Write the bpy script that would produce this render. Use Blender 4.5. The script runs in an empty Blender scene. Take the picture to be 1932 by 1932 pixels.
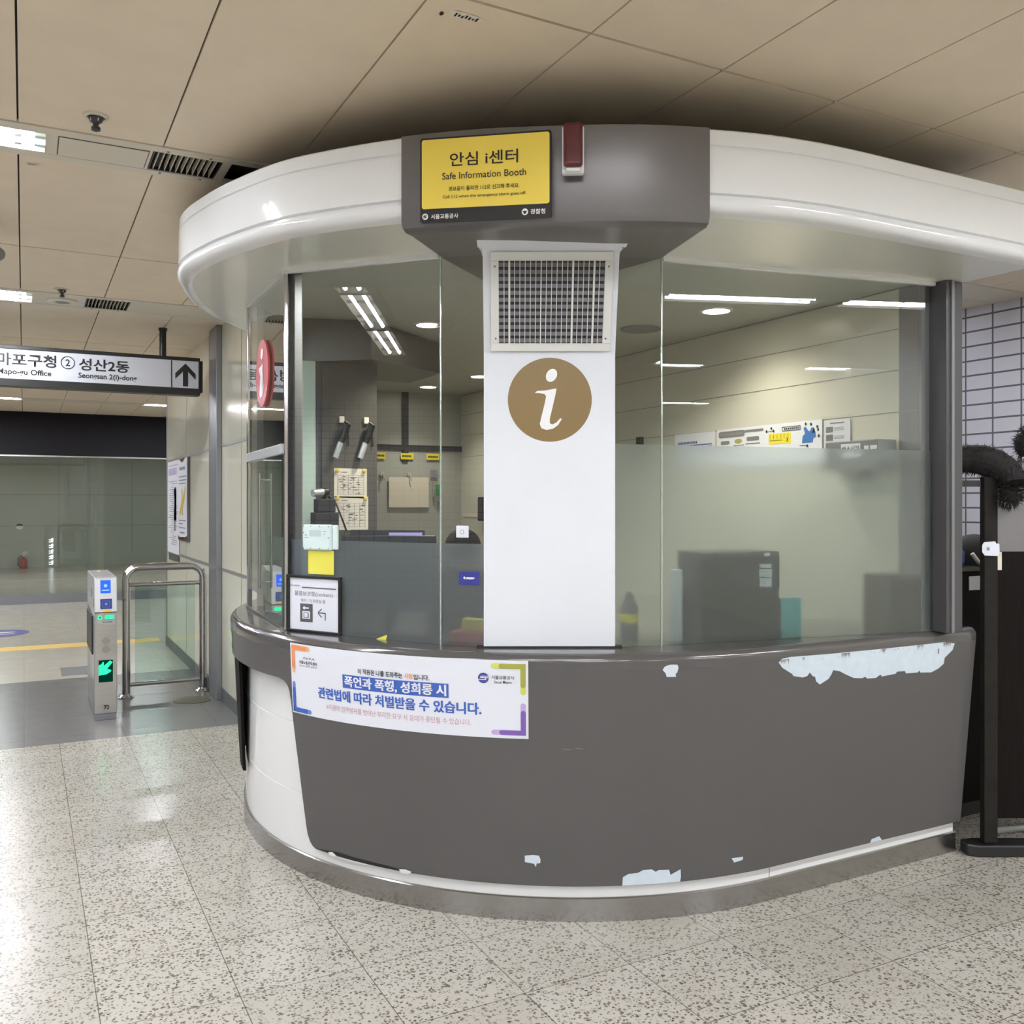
import bpy, bmesh, math, random
from mathutils import Vector, Matrix
random.seed(7)
PI = math.pi
sc = bpy.context.scene
col = sc.collection

# ------------------------------------------------------------------ camera, world, exposure
FPX = 1745.0
THETA = math.atan2(921.0, FPX)
cam_d = bpy.data.cameras.new('camera')
cam_d.sensor_width = 36.0
cam_d.lens = 36.0 * FPX / 1932.0
cam_d.shift_y = -17.0 / 1932.0
cam_d.clip_start = 0.05
cam = bpy.data.objects.new('camera', cam_d)
cam.location = (0, 0, 1.55)
cam.rotation_euler = (PI / 2, 0, -THETA)
col.objects.link(cam)
sc.camera = cam
sc.view_settings.view_transform = 'Standard'
sc.view_settings.look = 'None'
sc.view_settings.exposure = 0.30
sc.view_settings.gamma = 1.0
sc.view_settings.use_curve_mapping = False
sc.cycles.max_bounces = 14
sc.cycles.diffuse_bounces = 6
sc.cycles.glossy_bounces = 6
sc.cycles.transmission_bounces = 10
sc.cycles.transparent_max_bounces = 24
sc.cycles.sample_clamp_indirect = 6.0
w = bpy.data.worlds.new('hall_ambient'); sc.world = w; w.use_nodes = True
w.node_tree.nodes['Background'].inputs[0].default_value = (0.80, 0.86, 1.0, 1)
w.node_tree.nodes['Background'].inputs[1].default_value = 0.6
TUBE = 125.0          # strength of the fluorescent tubes
DOWN = 25.0          # strength of the warm downlights

# ------------------------------------------------------------------ materials
MATS = {}
def srgb(r, g, b):
    f = lambda c: (c / 255 / 12.92) if c / 255 <= 0.04045 else ((c / 255 + 0.055) / 1.055) ** 2.4
    return (f(r), f(g), f(b), 1.0)
def mat(name, c, rough=0.5, metal=0.0, noise=0.0, nscale=40.0, coat=0.0, bump=0.0, spec=0.5, emit=None, es=0.0, stretch=None):
    m = bpy.data.materials.new(name); m.use_nodes = True
    nt = m.node_tree; b = nt.nodes['Principled BSDF']
    if len(c) == 3: c = (*c, 1.0)
    b.inputs['Base Color'].default_value = c
    b.inputs['Roughness'].default_value = rough
    b.inputs['Metallic'].default_value = metal
    b.inputs['Specular IOR Level'].default_value = spec
    b.inputs['Coat Weight'].default_value = coat
    if emit:
        b.inputs['Emission Color'].default_value = (*emit[:3], 1); b.inputs['Emission Strength'].default_value = es
    if noise or bump:
        tc = nt.nodes.new('ShaderNodeTexCoord'); n = nt.nodes.new('ShaderNodeTexNoise')
        n.inputs['Scale'].default_value = nscale; n.inputs['Detail'].default_value = 5
        src = tc.outputs['Object']
        if stretch:
            mp = nt.nodes.new('ShaderNodeMapping'); mp.inputs['Scale'].default_value = stretch
            nt.links.new(src, mp.inputs[0]); src = mp.outputs[0]
        nt.links.new(src, n.inputs['Vector'])
        if noise:
            r = nt.nodes.new('ShaderNodeValToRGB')
            r.color_ramp.elements[0].position = 0.3; r.color_ramp.elements[1].position = 0.7
            r.color_ramp.elements[0].color = (*[x * (1 - noise) for x in c[:3]], 1)
            r.color_ramp.elements[1].color = (*[min(1, x * (1 + noise)) for x in c[:3]], 1)
            nt.links.new(n.outputs['Fac'], r.inputs[0]); nt.links.new(r.outputs[0], b.inputs['Base Color'])
        if bump:
            bp = nt.nodes.new('ShaderNodeBump'); bp.inputs['Strength'].default_value = bump; bp.inputs['Distance'].default_value = 0.01
            nt.links.new(n.outputs['Fac'], bp.inputs['Height']); nt.links.new(bp.outputs[0], b.inputs['Normal'])
    MATS[name] = m
    return m
def emitter(name, c, s):
    m = bpy.data.materials.new(name); m.use_nodes = True; nt = m.node_tree
    nt.nodes.remove(nt.nodes['Principled BSDF'])
    e = nt.nodes.new('ShaderNodeEmission'); e.inputs[0].default_value = (*c[:3], 1); e.inputs[1].default_value = s
    nt.links.new(e.outputs[0], nt.nodes['Material Output'].inputs[0]); MATS[name] = m
    return m
def glass(name, tint, refl=1.0, ior=1.5):
    m = bpy.data.materials.new(name); m.use_nodes = True; nt = m.node_tree
    nt.nodes.remove(nt.nodes['Principled BSDF'])
    t = nt.nodes.new('ShaderNodeBsdfTransparent'); t.inputs[0].default_value = (*tint, 1)
    g = nt.nodes.new('ShaderNodeBsdfGlossy'); g.inputs['Roughness'].default_value = 0.0
    g.inputs[0].default_value = (refl, refl, refl, 1)
    f = nt.nodes.new('ShaderNodeFresnel'); f.inputs[0].default_value = ior
    mx = nt.nodes.new('ShaderNodeMixShader')
    geo = nt.nodes.new('ShaderNodeNewGeometry'); inv = nt.nodes.new('ShaderNodeMath'); inv.operation = 'SUBTRACT'; inv.inputs[0].default_value = 1.0
    nt.links.new(geo.outputs['Backfacing'], inv.inputs[1])
    k = nt.nodes.new('ShaderNodeMath'); k.operation = 'MULTIPLY'; k.use_clamp = True; k.inputs[1].default_value = 1.7; nt.links.new(f.outputs[0], k.inputs[0])
    k2 = nt.nodes.new('ShaderNodeMath'); k2.operation = 'MULTIPLY'; nt.links.new(k.outputs[0], k2.inputs[0]); nt.links.new(inv.outputs[0], k2.inputs[1])
    nt.links.new(k2.outputs[0], mx.inputs[0]); nt.links.new(t.outputs[0], mx.inputs[1]); nt.links.new(g.outputs[0], mx.inputs[2])
    nt.links.new(mx.outputs[0], nt.nodes['Material Output'].inputs[0]); MATS[name] = m
    return m
def frost(name, c, clear=0.25, blur=0.45, milk=0.3, rough=0.3):
    m = bpy.data.materials.new(name); m.use_nodes = True; nt = m.node_tree
    nt.nodes.remove(nt.nodes['Principled BSDF'])
    t = nt.nodes.new('ShaderNodeBsdfTransparent'); t.inputs[0].default_value = (*c, 1)
    r = nt.nodes.new('ShaderNodeBsdfRefraction'); r.inputs[0].default_value = (*c, 1)
    r.inputs['Roughness'].default_value = rough; r.inputs['IOR'].default_value = 1.15
    d = nt.nodes.new('ShaderNodeBsdfDiffuse'); d.inputs[0].default_value = (*[x * 0.85 for x in c], 1)
    tl = nt.nodes.new('ShaderNodeBsdfTranslucent'); tl.inputs[0].default_value = (*c, 1)
    m1 = nt.nodes.new('ShaderNodeMixShader'); m1.inputs[0].default_value = blur / (clear + blur)
    nt.links.new(t.outputs[0], m1.inputs[1]); nt.links.new(r.outputs[0], m1.inputs[2])
    m2 = nt.nodes.new('ShaderNodeMixShader'); m2.inputs[0].default_value = 0.5
    nt.links.new(d.outputs[0], m2.inputs[1]); nt.links.new(tl.outputs[0], m2.inputs[2])
    m3 = nt.nodes.new('ShaderNodeMixShader'); m3.inputs[0].default_value = milk
    nt.links.new(m1.outputs[0], m3.inputs[1]); nt.links.new(m2.outputs[0], m3.inputs[2])
    nt.links.new(m3.outputs[0], nt.nodes['Material Output'].inputs[0]); MATS[name] = m
    return m

def terrazzo():
    m = bpy.data.materials.new('terrazzo_floor'); m.use_nodes = True; nt = m.node_tree; N = nt.nodes; L = nt.links
    b = N['Principled BSDF']
    geo = N.new('ShaderNodeNewGeometry'); sep = N.new('ShaderNodeSeparateXYZ'); L.new(geo.outputs['Position'], sep.inputs[0])
    def math_(op, a, c=None, clamp=False):
        n = N.new('ShaderNodeMath'); n.operation = op; n.use_clamp = clamp
        for i, v in enumerate((a, c)):
            if v is None: continue
            if isinstance(v, (int, float)): n.inputs[i].default_value = v
            else: L.new(v, n.inputs[i])
        return n.outputs[0]
    def mixc(f, a, c):
        n = N.new('ShaderNodeMix'); n.data_type = 'RGBA'
        L.new(f, n.inputs[0]) if not isinstance(f, float) else setattr(n.inputs[0], 'default_value', f)
        for i, v in ((6, a), (7, c)):
            if isinstance(v, tuple): n.inputs[i].default_value = v
            else: L.new(v, n.inputs[i])
        return n.outputs[2]
    X, Y = sep.outputs[0], sep.outputs[1]
    tx = math_('DIVIDE', math_('ADD', X, 8.0 - 0.2), 0.4); ty = math_('DIVIDE', math_('ADD', Y, 20.0 - 0.165), 0.4)
    fx = math_('FRACT', tx); fy = math_('FRACT', ty)
    # per tile tone
    cmb = N.new('ShaderNodeCombineXYZ'); L.new(math_('FLOOR', tx), cmb.inputs[0]); L.new(math_('FLOOR', ty), cmb.inputs[1])
    wn = N.new('ShaderNodeTexWhiteNoise'); wn.noise_dimensions = '2D'; L.new(cmb.outputs[0], wn.inputs['Vector'])
    # chips
    dist = N.new('ShaderNodeTexNoise'); dist.inputs['Scale'].default_value = 35; L.new(geo.outputs['Position'], dist.inputs['Vector'])
    vm = N.new('ShaderNodeVectorMath'); vm.operation = 'SCALE'; L.new(dist.outputs['Color'], vm.inputs[0]); vm.inputs['Scale'].default_value = 0.02
    va = N.new('ShaderNodeVectorMath'); va.operation = 'ADD'; L.new(geo.outputs['Position'], va.inputs[0]); L.new(vm.outputs[0], va.inputs[1])
    v1 = N.new('ShaderNodeTexVoronoi'); v1.inputs['Scale'].default_value = 76; L.new(va.outputs[0], v1.inputs['Vector'])
    s1 = N.new('ShaderNodeSeparateColor'); L.new(v1.outputs['Color'], s1.inputs[0])
    thr = math_('ADD', 0.68, math_('MULTIPLY', wn.outputs['Value'], 0.18))
    chip = math_('MULTIPLY', math_('LESS_THAN', s1.outputs[0], thr), math_('LESS_THAN', v1.outputs['Distance'], math_('ADD', 0.20, math_('MULTIPLY', s1.outputs[1], 0.30))))
    v2 = N.new('ShaderNodeTexVoronoi'); v2.inputs['Scale'].default_value = 95; L.new(va.outputs[0], v2.inputs['Vector'])
    s2 = N.new('ShaderNodeSeparateColor'); L.new(v2.outputs['Color'], s2.inputs[0])
    chip2 = math_('MULTIPLY', math_('LESS_THAN', s2.outputs[0], 0.5), math_('LESS_THAN', v2.outputs['Distance'], 0.42))
    base = mixc(wn.outputs['Value'], srgb(186, 182, 173), srgb(197, 193, 185))
    mott = N.new('ShaderNodeTexNoise'); mott.inputs['Scale'].default_value = 3.0; mott.inputs['Detail'].default_value = 6; L.new(geo.outputs['Position'], mott.inputs['Vector'])
    base = mixc(math_('MULTIPLY', math_('SUBTRACT', mott.outputs['Fac'], 0.45, True), 1.2), base, srgb(170, 163, 150))
    base = mixc(math_('MULTIPLY', chip2, 0.65), base, srgb(150, 146, 138))
    tone = mixc(s1.outputs[2], srgb(88, 84, 78), srgb(132, 124, 113))
    c1 = mixc(chip, base, tone)
    jw = 0.008
    j = math_('MAXIMUM', math_('LESS_THAN', fx, jw), math_('LESS_THAN', fy, jw))
    c1 = mixc(math_('MULTIPLY', j, 0.9), c1, srgb(92, 86, 78))
    # gate threshold band of dark granite, paler granite slabs beyond
    gr = N.new('ShaderNodeTexNoise'); gr.inputs['Scale'].default_value = 160; L.new(geo.outputs['Position'], gr.inputs['Vector'])
    dark = mixc(gr.outputs['Fac'], srgb(104, 103, 104), srgb(136, 134, 134))
    pale = mixc(gr.outputs['Fac'], srgb(182, 176, 164), srgb(202, 197, 186))
    gx = math_('FRACT', math_('DIVIDE', math_('ADD', X, 8.4), 0.6)); gy = math_('FRACT', math_('DIVIDE', math_('ADD', Y, 8.2), 0.6))
    gj = math_('MULTIPLY', math_('MAXIMUM', math_('LESS_THAN', gx, 0.006), math_('LESS_THAN', gy, 0.008)), 0.55)
    dark = mixc(gj, dark, srgb(78, 76, 75)); pale = mixc(gj, pale, srgb(140, 130, 118))
    c2 = mixc(math_('GREATER_THAN', Y, 6.63), c1, dark)
    c3 = mixc(math_('GREATER_THAN', Y, 9.05), c2, pale)
    L.new(c3, b.inputs['Base Color'])
    rr = N.new('ShaderNodeTexNoise'); rr.inputs['Scale'].default_value = 6; L.new(geo.outputs['Position'], rr.inputs['Vector'])
    L.new(math_('ADD', 0.14, math_('MULTIPLY', rr.outputs['Fac'], 0.16)), b.inputs['Roughness'])
    b.inputs['Specular IOR Level'].default_value = 0.5
    MATS['terrazzo'] = m
    return m
def walltile():
    m = bpy.data.materials.new('small_wall_tile'); m.use_nodes = True; nt = m.node_tree; N = nt.nodes; L = nt.links
    b = N['Principled BSDF']; b.inputs['Roughness'].default_value = 0.2
    geo = N.new('ShaderNodeNewGeometry'); sep = N.new('ShaderNodeSeparateXYZ'); L.new(geo.outputs['Position'], sep.inputs[0])
    def f(o, per, off, wd):
        a = N.new('ShaderNodeMath'); a.operation = 'ADD'; L.new(o, a.inputs[0]); a.inputs[1].default_value = off
        d = N.new('ShaderNodeMath'); d.operation = 'DIVIDE'; L.new(a.outputs[0], d.inputs[0]); d.inputs[1].default_value = per
        r = N.new('ShaderNodeMath'); r.operation = 'FRACT'; L.new(d.outputs[0], r.inputs[0])
        l = N.new('ShaderNodeMath'); l.operation = 'LESS_THAN'; L.new(r.outputs[0], l.inputs[0]); l.inputs[1].default_value = wd
        return l.outputs[0]
    mx = N.new('ShaderNodeMath'); mx.operation = 'MAXIMUM'
    L.new(f(sep.outputs[1], 0.21, 20.0, 0.06), mx.inputs[0]); L.new(f(sep.outputs[2], 0.105, 5.0, 0.12), mx.inputs[1])
    mc = N.new('ShaderNodeMix'); mc.data_type = 'RGBA'; L.new(mx.outputs[0], mc.inputs[0])
    mc.inputs[6].default_value = srgb(192, 190, 201); mc.inputs[7].default_value = srgb(96, 95, 100)
    L.new(mc.outputs[2], b.inputs['Base Color'])
    MATS['walltile'] = m
    return m
TERR = terrazzo(); WTILE = walltile()
M_CEIL = mat('beige_ceiling_panel', srgb(227, 212, 190), 0.55, noise=0.03, nscale=6)
M_PLEN = mat('dark_ceiling_void', (0.03, 0.025, 0.022), 0.9)
M_TRACK = mat('pale_ceiling_strip', srgb(214, 206, 190), 0.4)
M_WALL = mat('cream_enamel_panel', srgb(226, 224, 206), 0.12, coat=0.3, noise=0.015, nscale=3)
M_SEAM = mat('grey_aluminium_seam', srgb(150, 150, 148), 0.4, 0.4)
M_STEEL = mat('brushed_steel', (0.55, 0.54, 0.53), 0.28, 1.0, noise=0.08, nscale=8, stretch=(1, 1, 60))
M_CHROME = mat('polished_steel', (0.56, 0.55, 0.56), 0.13, 1.0)
M_SKIRT = mat('brushed_skirting_steel', (0.38, 0.37, 0.365), 0.2, 0.95, noise=0.06, nscale=5, stretch=(1, 1, 80))
M_TRIM = mat('grey_trim_metal', srgb(138, 139, 144), 0.35, 0.5)
M_WHITE = mat('glossy_white_laminate', srgb(231, 232, 233), 0.07)
M_SOFF = mat('satin_white_soffit', srgb(216, 216, 206), 0.18, coat=0.2)
M_PILLAR = mat('white_pillar_board', srgb(226, 229, 236), 0.35, noise=0.01, nscale=5)
M_GRILLE = mat('white_grille_metal', srgb(224, 224, 220), 0.4)
M_LOUV = mat('grey_louvre_metal', srgb(120, 119, 124), 0.45, 0.3)
M_GREY = mat('charcoal_satin_laminate', srgb(85, 83, 84), 0.38, noise=0.04, nscale=300)
M_TOP = mat('charcoal_gloss_worktop', srgb(84, 82, 83), 0.16, coat=0.4)
M_HEAD = mat('grey_metallic_laminate', srgb(112, 109, 109), 0.33, 0.35, noise=0.03, nscale=300)
M_PATCH = mat('exposed_pale_substrate', srgb(206, 218, 230), 0.5, noise=0.04, nscale=30)
M_GLUE = mat('rusty_glue_residue', srgb(128, 104, 96), 0.8, noise=0.3, nscale=90)
M_BLACK = mat('black_plastic', (0.012, 0.012, 0.013), 0.4)
M_DARK = mat('dark_grey_plastic', (0.035, 0.037, 0.042), 0.45)
M_WOOD = mat('dark_brown_wood', (0.005, 0.0028, 0.0024), 0.7, spec=0.15, noise=0.4, nscale=10, stretch=(8, 8, 0.6))
M_POST = mat('dark_painted_wood', (0.014, 0.0125, 0.0105), 0.7, spec=0.2, noise=0.2, nscale=20)
M_PAPER = mat('white_paper', srgb(226, 229, 239), 0.6)
M_PAPER2 = mat('warm_paper', srgb(226, 218, 206), 0.7)
M_INK = mat('black_ink', (0.012, 0.012, 0.014), 0.5)
M_GINK = mat('grey_ink', srgb(140, 140, 150), 0.6)
M_YEL = mat('yellow_sign_vinyl', srgb(238, 212, 90), 0.35)
M_SIGNW = mat('white_sign_vinyl', srgb(240, 240, 240), 0.4)
M_RED = mat('dark_red_lens', (0.085, 0.008, 0.012), 0.3)
M_ROSE = mat('muted_red_disc', srgb(186, 66, 76), 0.3)
M_GOLD = mat('ochre_vinyl', srgb(128, 101, 46), 0.4)
M_BLUE = mat('banner_blue', srgb(62, 98, 184), 0.5)
M_DBLUE = mat('banner_deep_blue', srgb(58, 78, 158), 0.5)
M_ORG = mat('banner_orange', srgb(240, 148, 92), 0.5)
M_ORG2 = mat('banner_pale_orange', srgb(242, 184, 146), 0.5)
M_OLV = mat('banner_olive', srgb(164, 164, 74), 0.5)
M_LIME = mat('banner_lime', srgb(206, 212, 96), 0.5)
M_PUR = mat('banner_purple', srgb(126, 92, 172), 0.5)
M_LIL = mat('banner_lilac', srgb(190, 168, 214), 0.5)
M_LBLUE = mat('banner_light_blue', srgb(104, 138, 208), 0.5)
M_PINK = mat('banner_rose_ink', srgb(196, 142, 152), 0.6)
M_NAVY = mat('navy_emblem', srgb(70, 72, 150), 0.5)
M_GLASS = glass('booth_glass', (0.955, 0.968, 0.958), 1.0, 1.52)
M_GLASSC = glass('clear_green_glass', (0.82, 0.91, 0.88), 1.0, 1.5)
M_GLASSF = glass('corridor_glass', (0.80, 0.83, 0.80), 1.0, 1.5)
M_FROST = frost('frosted_film', (0.90, 0.945, 0.955), 0.02, 0.84, 0.13, 0.36)
M_SLEEVE = glass('clear_sleeve_plastic', (0.98, 0.98, 0.98), 1.0, 1.25)
M_FROSTL = frost('frosted_film_grey', (0.80, 0.85, 0.91), 0.04, 0.76, 0.18, 0.34)
M_ACRYL = frost('milky_acrylic', (0.62, 0.60, 0.60), 0.15, 0.4, 0.5, 0.35)
M_TUBE = emitter('fluorescent_tube', (0.895, 0.935, 1.0), TUBE)
M_WARM = emitter('warm_downlight', (1.0, 0.92, 0.76), DOWN)
M_GREEN = emitter('green_led', (0.02, 0.78, 0.30), 1.7)
M_DGREEN = emitter('dark_green_screen', (0.0, 0.05, 0.03), 0.6)
M_BLED = emitter('blue_screen', (0.03, 0.12, 1.0), 1.3)
M_WLED = emitter('white_led', (0.85, 0.92, 1.0), 2.2)
M_PSCR = emitter('violet_screen', (0.6, 0.55, 1.0), 0.6)
M_INTW = mat('booth_wall_panel', srgb(206, 205, 192), 0.3)
M_INTB = mat('booth_rear_wall_panel', srgb(172, 174, 168), 0.35)
M_COLM = mat('dark_column_cladding', (0.085, 0.080, 0.073), 0.4, noise=0.1, nscale=60)
M_COLM2 = mat('grey_column_edge', (0.13, 0.13, 0.15), 0.4)
M_MINT = mat('pale_mint_panel', srgb(196, 216, 208), 0.4)
M_FASC = mat('near_black_fascia', (0.009, 0.008, 0.011), 0.6, spec=0.2)
M_FAR = mat('grey_green_wall', srgb(168, 170, 160), 0.3, noise=0.03, nscale=2)
M_STKY = mat('yellow_paper', srgb(230, 222, 88), 0.6)
M_ROUT = mat('pale_mint_plastic', srgb(214, 232, 232), 0.4)
M_CARD = mat('blue_card', srgb(50, 56, 140), 0.5)
M_REDB = mat('red_box_card', srgb(200, 70, 60), 0.5)
M_CYAN = mat('cyan_card', srgb(96, 190, 196), 0.5)
M_CLEAR = mat('clear_plastic_wand', srgb(190, 194, 200), 0.15, 0.2)
M_PIN = mat('yellow_pin', srgb(222, 196, 90), 0.4)
M_TAG = mat('green_tag', srgb(60, 140, 70), 0.5)
M_TACT = mat('yellow_tactile', srgb(232, 196, 110), 0.6)
M_STK = mat('violet_floor_sticker', srgb(92, 84, 150), 0.4)
M_EXT = mat('extinguisher_red', srgb(150, 40, 40), 0.35)
M_FUR = mat('black_fur', (0.010, 0.008, 0.008), 0.8)
M_BASEB = mat('dark_skirting', srgb(92, 92, 96), 0.35)
M_SILV = mat('silver_plastic', srgb(200, 202, 204), 0.3, 0.4)
M_GREYBOX = mat('grey_file_box', srgb(120, 122, 124), 0.5)
M_BOXB = mat('blue_print', srgb(36, 112, 190), 0.5)
M_BOXY = mat('yellow_print', srgb(236, 220, 50), 0.5)
M_BRASS = mat('worn_brass_cover', srgb(128, 122, 104), 0.35, 0.6)

# ------------------------------------------------------------------ mesh helpers
class MB:
    def __init__(self): self.bm = bmesh.new()
    def box(self, a, b):
        x0, y0, z0 = a; x1, y1, z1 = b
        v = [self.bm.verts.new(p) for p in ((x0,y0,z0),(x1,y0,z0),(x1,y1,z0),(x0,y1,z0),(x0,y0,z1),(x1,y0,z1),(x1,y1,z1),(x0,y1,z1))]
        for f in ((3,2,1,0),(4,5,6,7),(0,1,5,4),(1,2,6,5),(2,3,7,6),(3,0,4,7)): self.bm.faces.new([v[i] for i in f])
        return self
    def obox(self, fn, u0, u1, w0, w1, z0, z1):
        """box in a local frame: fn(u, w, z) -> point"""
        P = [(u0,w0,z0),(u1,w0,z0),(u1,w1,z0),(u0,w1,z0),(u0,w0,z1),(u1,w0,z1),(u1,w1,z1),(u0,w1,z1)]
        v = [self.bm.verts.new(fn(*p)) for p in P]
        for f in ((3,2,1,0),(4,5,6,7),(0,1,5,4),(1,2,6,5),(2,3,7,6),(3,0,4,7)): self.bm.faces.new([v[i] for i in f])
        return self
    def prism(self, pts, z0, z1):
        n = len(pts)
        lo = [self.bm.verts.new((p[0], p[1], z0(p[0], p[1]) if callable(z0) else z0)) for p in pts]
        hi = [self.bm.verts.new((p[0], p[1], z1(p[0], p[1]) if callable(z1) else z1)) for p in pts]
        self.bm.faces.new(lo[::-1]); self.bm.faces.new(hi)
        for i in range(n): self.bm.faces.new((lo[i], lo[(i+1)%n], hi[(i+1)%n], hi[i]))
        return self
    def tube(self, pts, r, n=12, closed=False):
        pts = [Vector(p) for p in pts]; rings = []
        up = Vector((0.13, 0.21, 0.97))
        for i, p in enumerate(pts):
            a = pts[i-1] if i or closed else p; b = pts[(i+1) % len(pts)] if i < len(pts)-1 or closed else p
            d = (b - a).normalized(); s = d.cross(up)
            if s.length < 0.05: s = d.cross(Vector((1, 0, 0)))
            s.normalize(); t = s.cross(d)
            rr = r[i] if isinstance(r, (list, tuple)) else r
            rings.append([self.bm.verts.new(p + (s * math.cos(k*2*PI/n) + t * math.sin(k*2*PI/n)) * rr) for k in range(n)])
        m = len(rings)
        for i in range(m if closed else m - 1):
            A, B = rings[i], rings[(i+1) % m]
            for k in range(n): self.bm.faces.new((A[k], A[(k+1)%n], B[(k+1)%n], B[k]))
        if not closed: self.bm.faces.new(rings[0][::-1]); self.bm.faces.new(rings[-1])
        return self
    def lathe(self, prof, c, axis='z', n=32, fn=None):
        rings = []
        for r, h in prof:
            ring = []
            for k in range(n):
                a = 2*PI*k/n; x, y = r*math.cos(a), r*math.sin(a)
                if fn: p = fn(x, y, h)
                else: p = {'z': (c[0]+x, c[1]+y, c[2]+h), 'y': (c[0]+x, c[1]+h, c[2]+y), 'x': (c[0]+h, c[1]+x, c[2]+y)}[axis]
                ring.append(self.bm.verts.new(p))
            rings.append(ring)
        for i in range(len(rings)-1):
            for k in range(n): self.bm.faces.new((rings[i][k], rings[i][(k+1)%n], rings[i+1][(k+1)%n], rings[i+1][k]))
        if prof[0][0] > 1e-6: self.bm.faces.new(rings[0][::-1])
        if prof[-1][0] > 1e-6: self.bm.faces.new(rings[-1])
        return self
    def quad(self, *p):
        self.bm.faces.new([self.bm.verts.new(q) for q in p]); return self
    def build(self, name, m, parent=None, smooth=False, bevel=0.0, seg=2, loc=None):
        bmesh.ops.recalc_face_normals(self.bm, faces=self.bm.faces)
        me = bpy.data.meshes.new(name); self.bm.to_mesh(me); self.bm.free()
        me.materials.append(m)
        o = bpy.data.objects.new(name, me); col.objects.link(o)
        if parent:
            o.parent = parent; o.matrix_parent_inverse = Matrix.Translation(-Vector(parent.location)) if parent.type == 'EMPTY' else Matrix.Identity(4)
        if smooth:
            for p in me.polygons: p.use_smooth = True
            me.set_sharp_from_angle(angle=math.radians(40))
        if bevel:
            b = o.modifiers.new('bevel', 'BEVEL'); b.width = bevel; b.segments = seg; b.limit_method = 'ANGLE'
        return o
def tag(o, label, cat, group=None, kind=None):
    if label: o['label'] = label
    if cat: o['category'] = cat
    if group: o['group'] = group
    if kind: o['kind'] = kind
    return o
def thing(name, label, cat, loc=(0, 0, 0), group=None):
    e = bpy.data.objects.new(name, None); e.location = loc; e.empty_display_size = 0.1; col.objects.link(e)
    return tag(e, label, cat, group)
def struct(o, label=None):
    o['kind'] = 'structure'
    if label: o['label'] = label
    return o
# flat drawing in (u, v) mapped by fn(u, v, off)
def rect(u0, v0, u1, v1): return [(u0, v0), (u1, v0), (u1, v1), (u0, v1)]
def ell(u, v, a, b=None, n=36, rot=0.0):
    b = b or a; c, s = math.cos(rot), math.sin(rot)
    return [(u + a*math.cos(t)*c - b*math.sin(t)*s, v + a*math.cos(t)*s + b*math.sin(t)*c) for t in [2*PI*k/n for k in range(n)]]
def rrect(u0, v0, u1, v1, r, n=5):
    out = []
    for cx, cy, a0 in ((u1-r, v0+r, -PI/2), (u1-r, v1-r, 0), (u0+r, v1-r, PI/2), (u0+r, v0+r, PI)):
        for k in range(n+1): a = a0 + PI/2*k/n; out.append((cx + r*math.cos(a), cy + r*math.sin(a)))
    return out
def line(p, q, w):
    d = Vector((q[0]-p[0], q[1]-p[1])); n = Vector((-d.y, d.x)).normalized() * w / 2
    return [(p[0]-n.x, p[1]-n.y), (q[0]-n.x, q[1]-n.y), (q[0]+n.x, q[1]+n.y), (p[0]+n.x, p[1]+n.y)]
def flat(name, polys, fn, off, m, parent, step=None, label=None, thick=0.0):
    bm = bmesh.new()
    for pl in polys:
        bm.faces.new([bm.verts.new((p[0], p[1], 0)) for p in pl])
    finish_flat(bm, fn, off, step, thick)
    b = MB(); b.bm.free(); b.bm = bm
    o = b.build(name, m, parent)
    if label: o['label'] = label
    return o
def finish_flat(bm, fn, off, step, thick=0.0):
    bmesh.ops.triangulate(bm, faces=bm.faces[:])
    if step:
        us = [v.co.x for v in bm.verts]
        k = math.ceil(min(us) / step)
        while k * step < max(us):
            bmesh.ops.bisect_plane(bm, geom=bm.verts[:] + bm.edges[:] + bm.faces[:], plane_co=(k*step, 0, 0), plane_no=(1, 0, 0)); k += 1
    if thick:
        r = bmesh.ops.extrude_face_region(bm, geom=bm.faces[:])
        for v in r['geom']:
            if isinstance(v, bmesh.types.BMVert): v.co.z = thick
    for v in bm.verts: v.co = Vector(fn(v.co.x, v.co.y, off + v.co.z))
def text_bm(body, bold=0.0):
    cu = bpy.data.curves.new('t', 'FONT'); cu.body = body; cu.size = 1.0; cu.resolution_u = 3; cu.offset = bold; cu.fill_mode = 'FRONT'
    o = bpy.data.objects.new('t', cu); col.objects.link(o)
    dg = bpy.context.evaluated_depsgraph_get(); dg.update()
    me = bpy.data.meshes.new_from_object(o.evaluated_get(dg))
    bm = bmesh.new(); bm.from_mesh(me)
    bpy.data.objects.remove(o); bpy.data.curves.remove(cu); bpy.data.meshes.remove(me)
    bmesh.ops.triangulate(bm, faces=bm.faces[:])
    return bm
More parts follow.
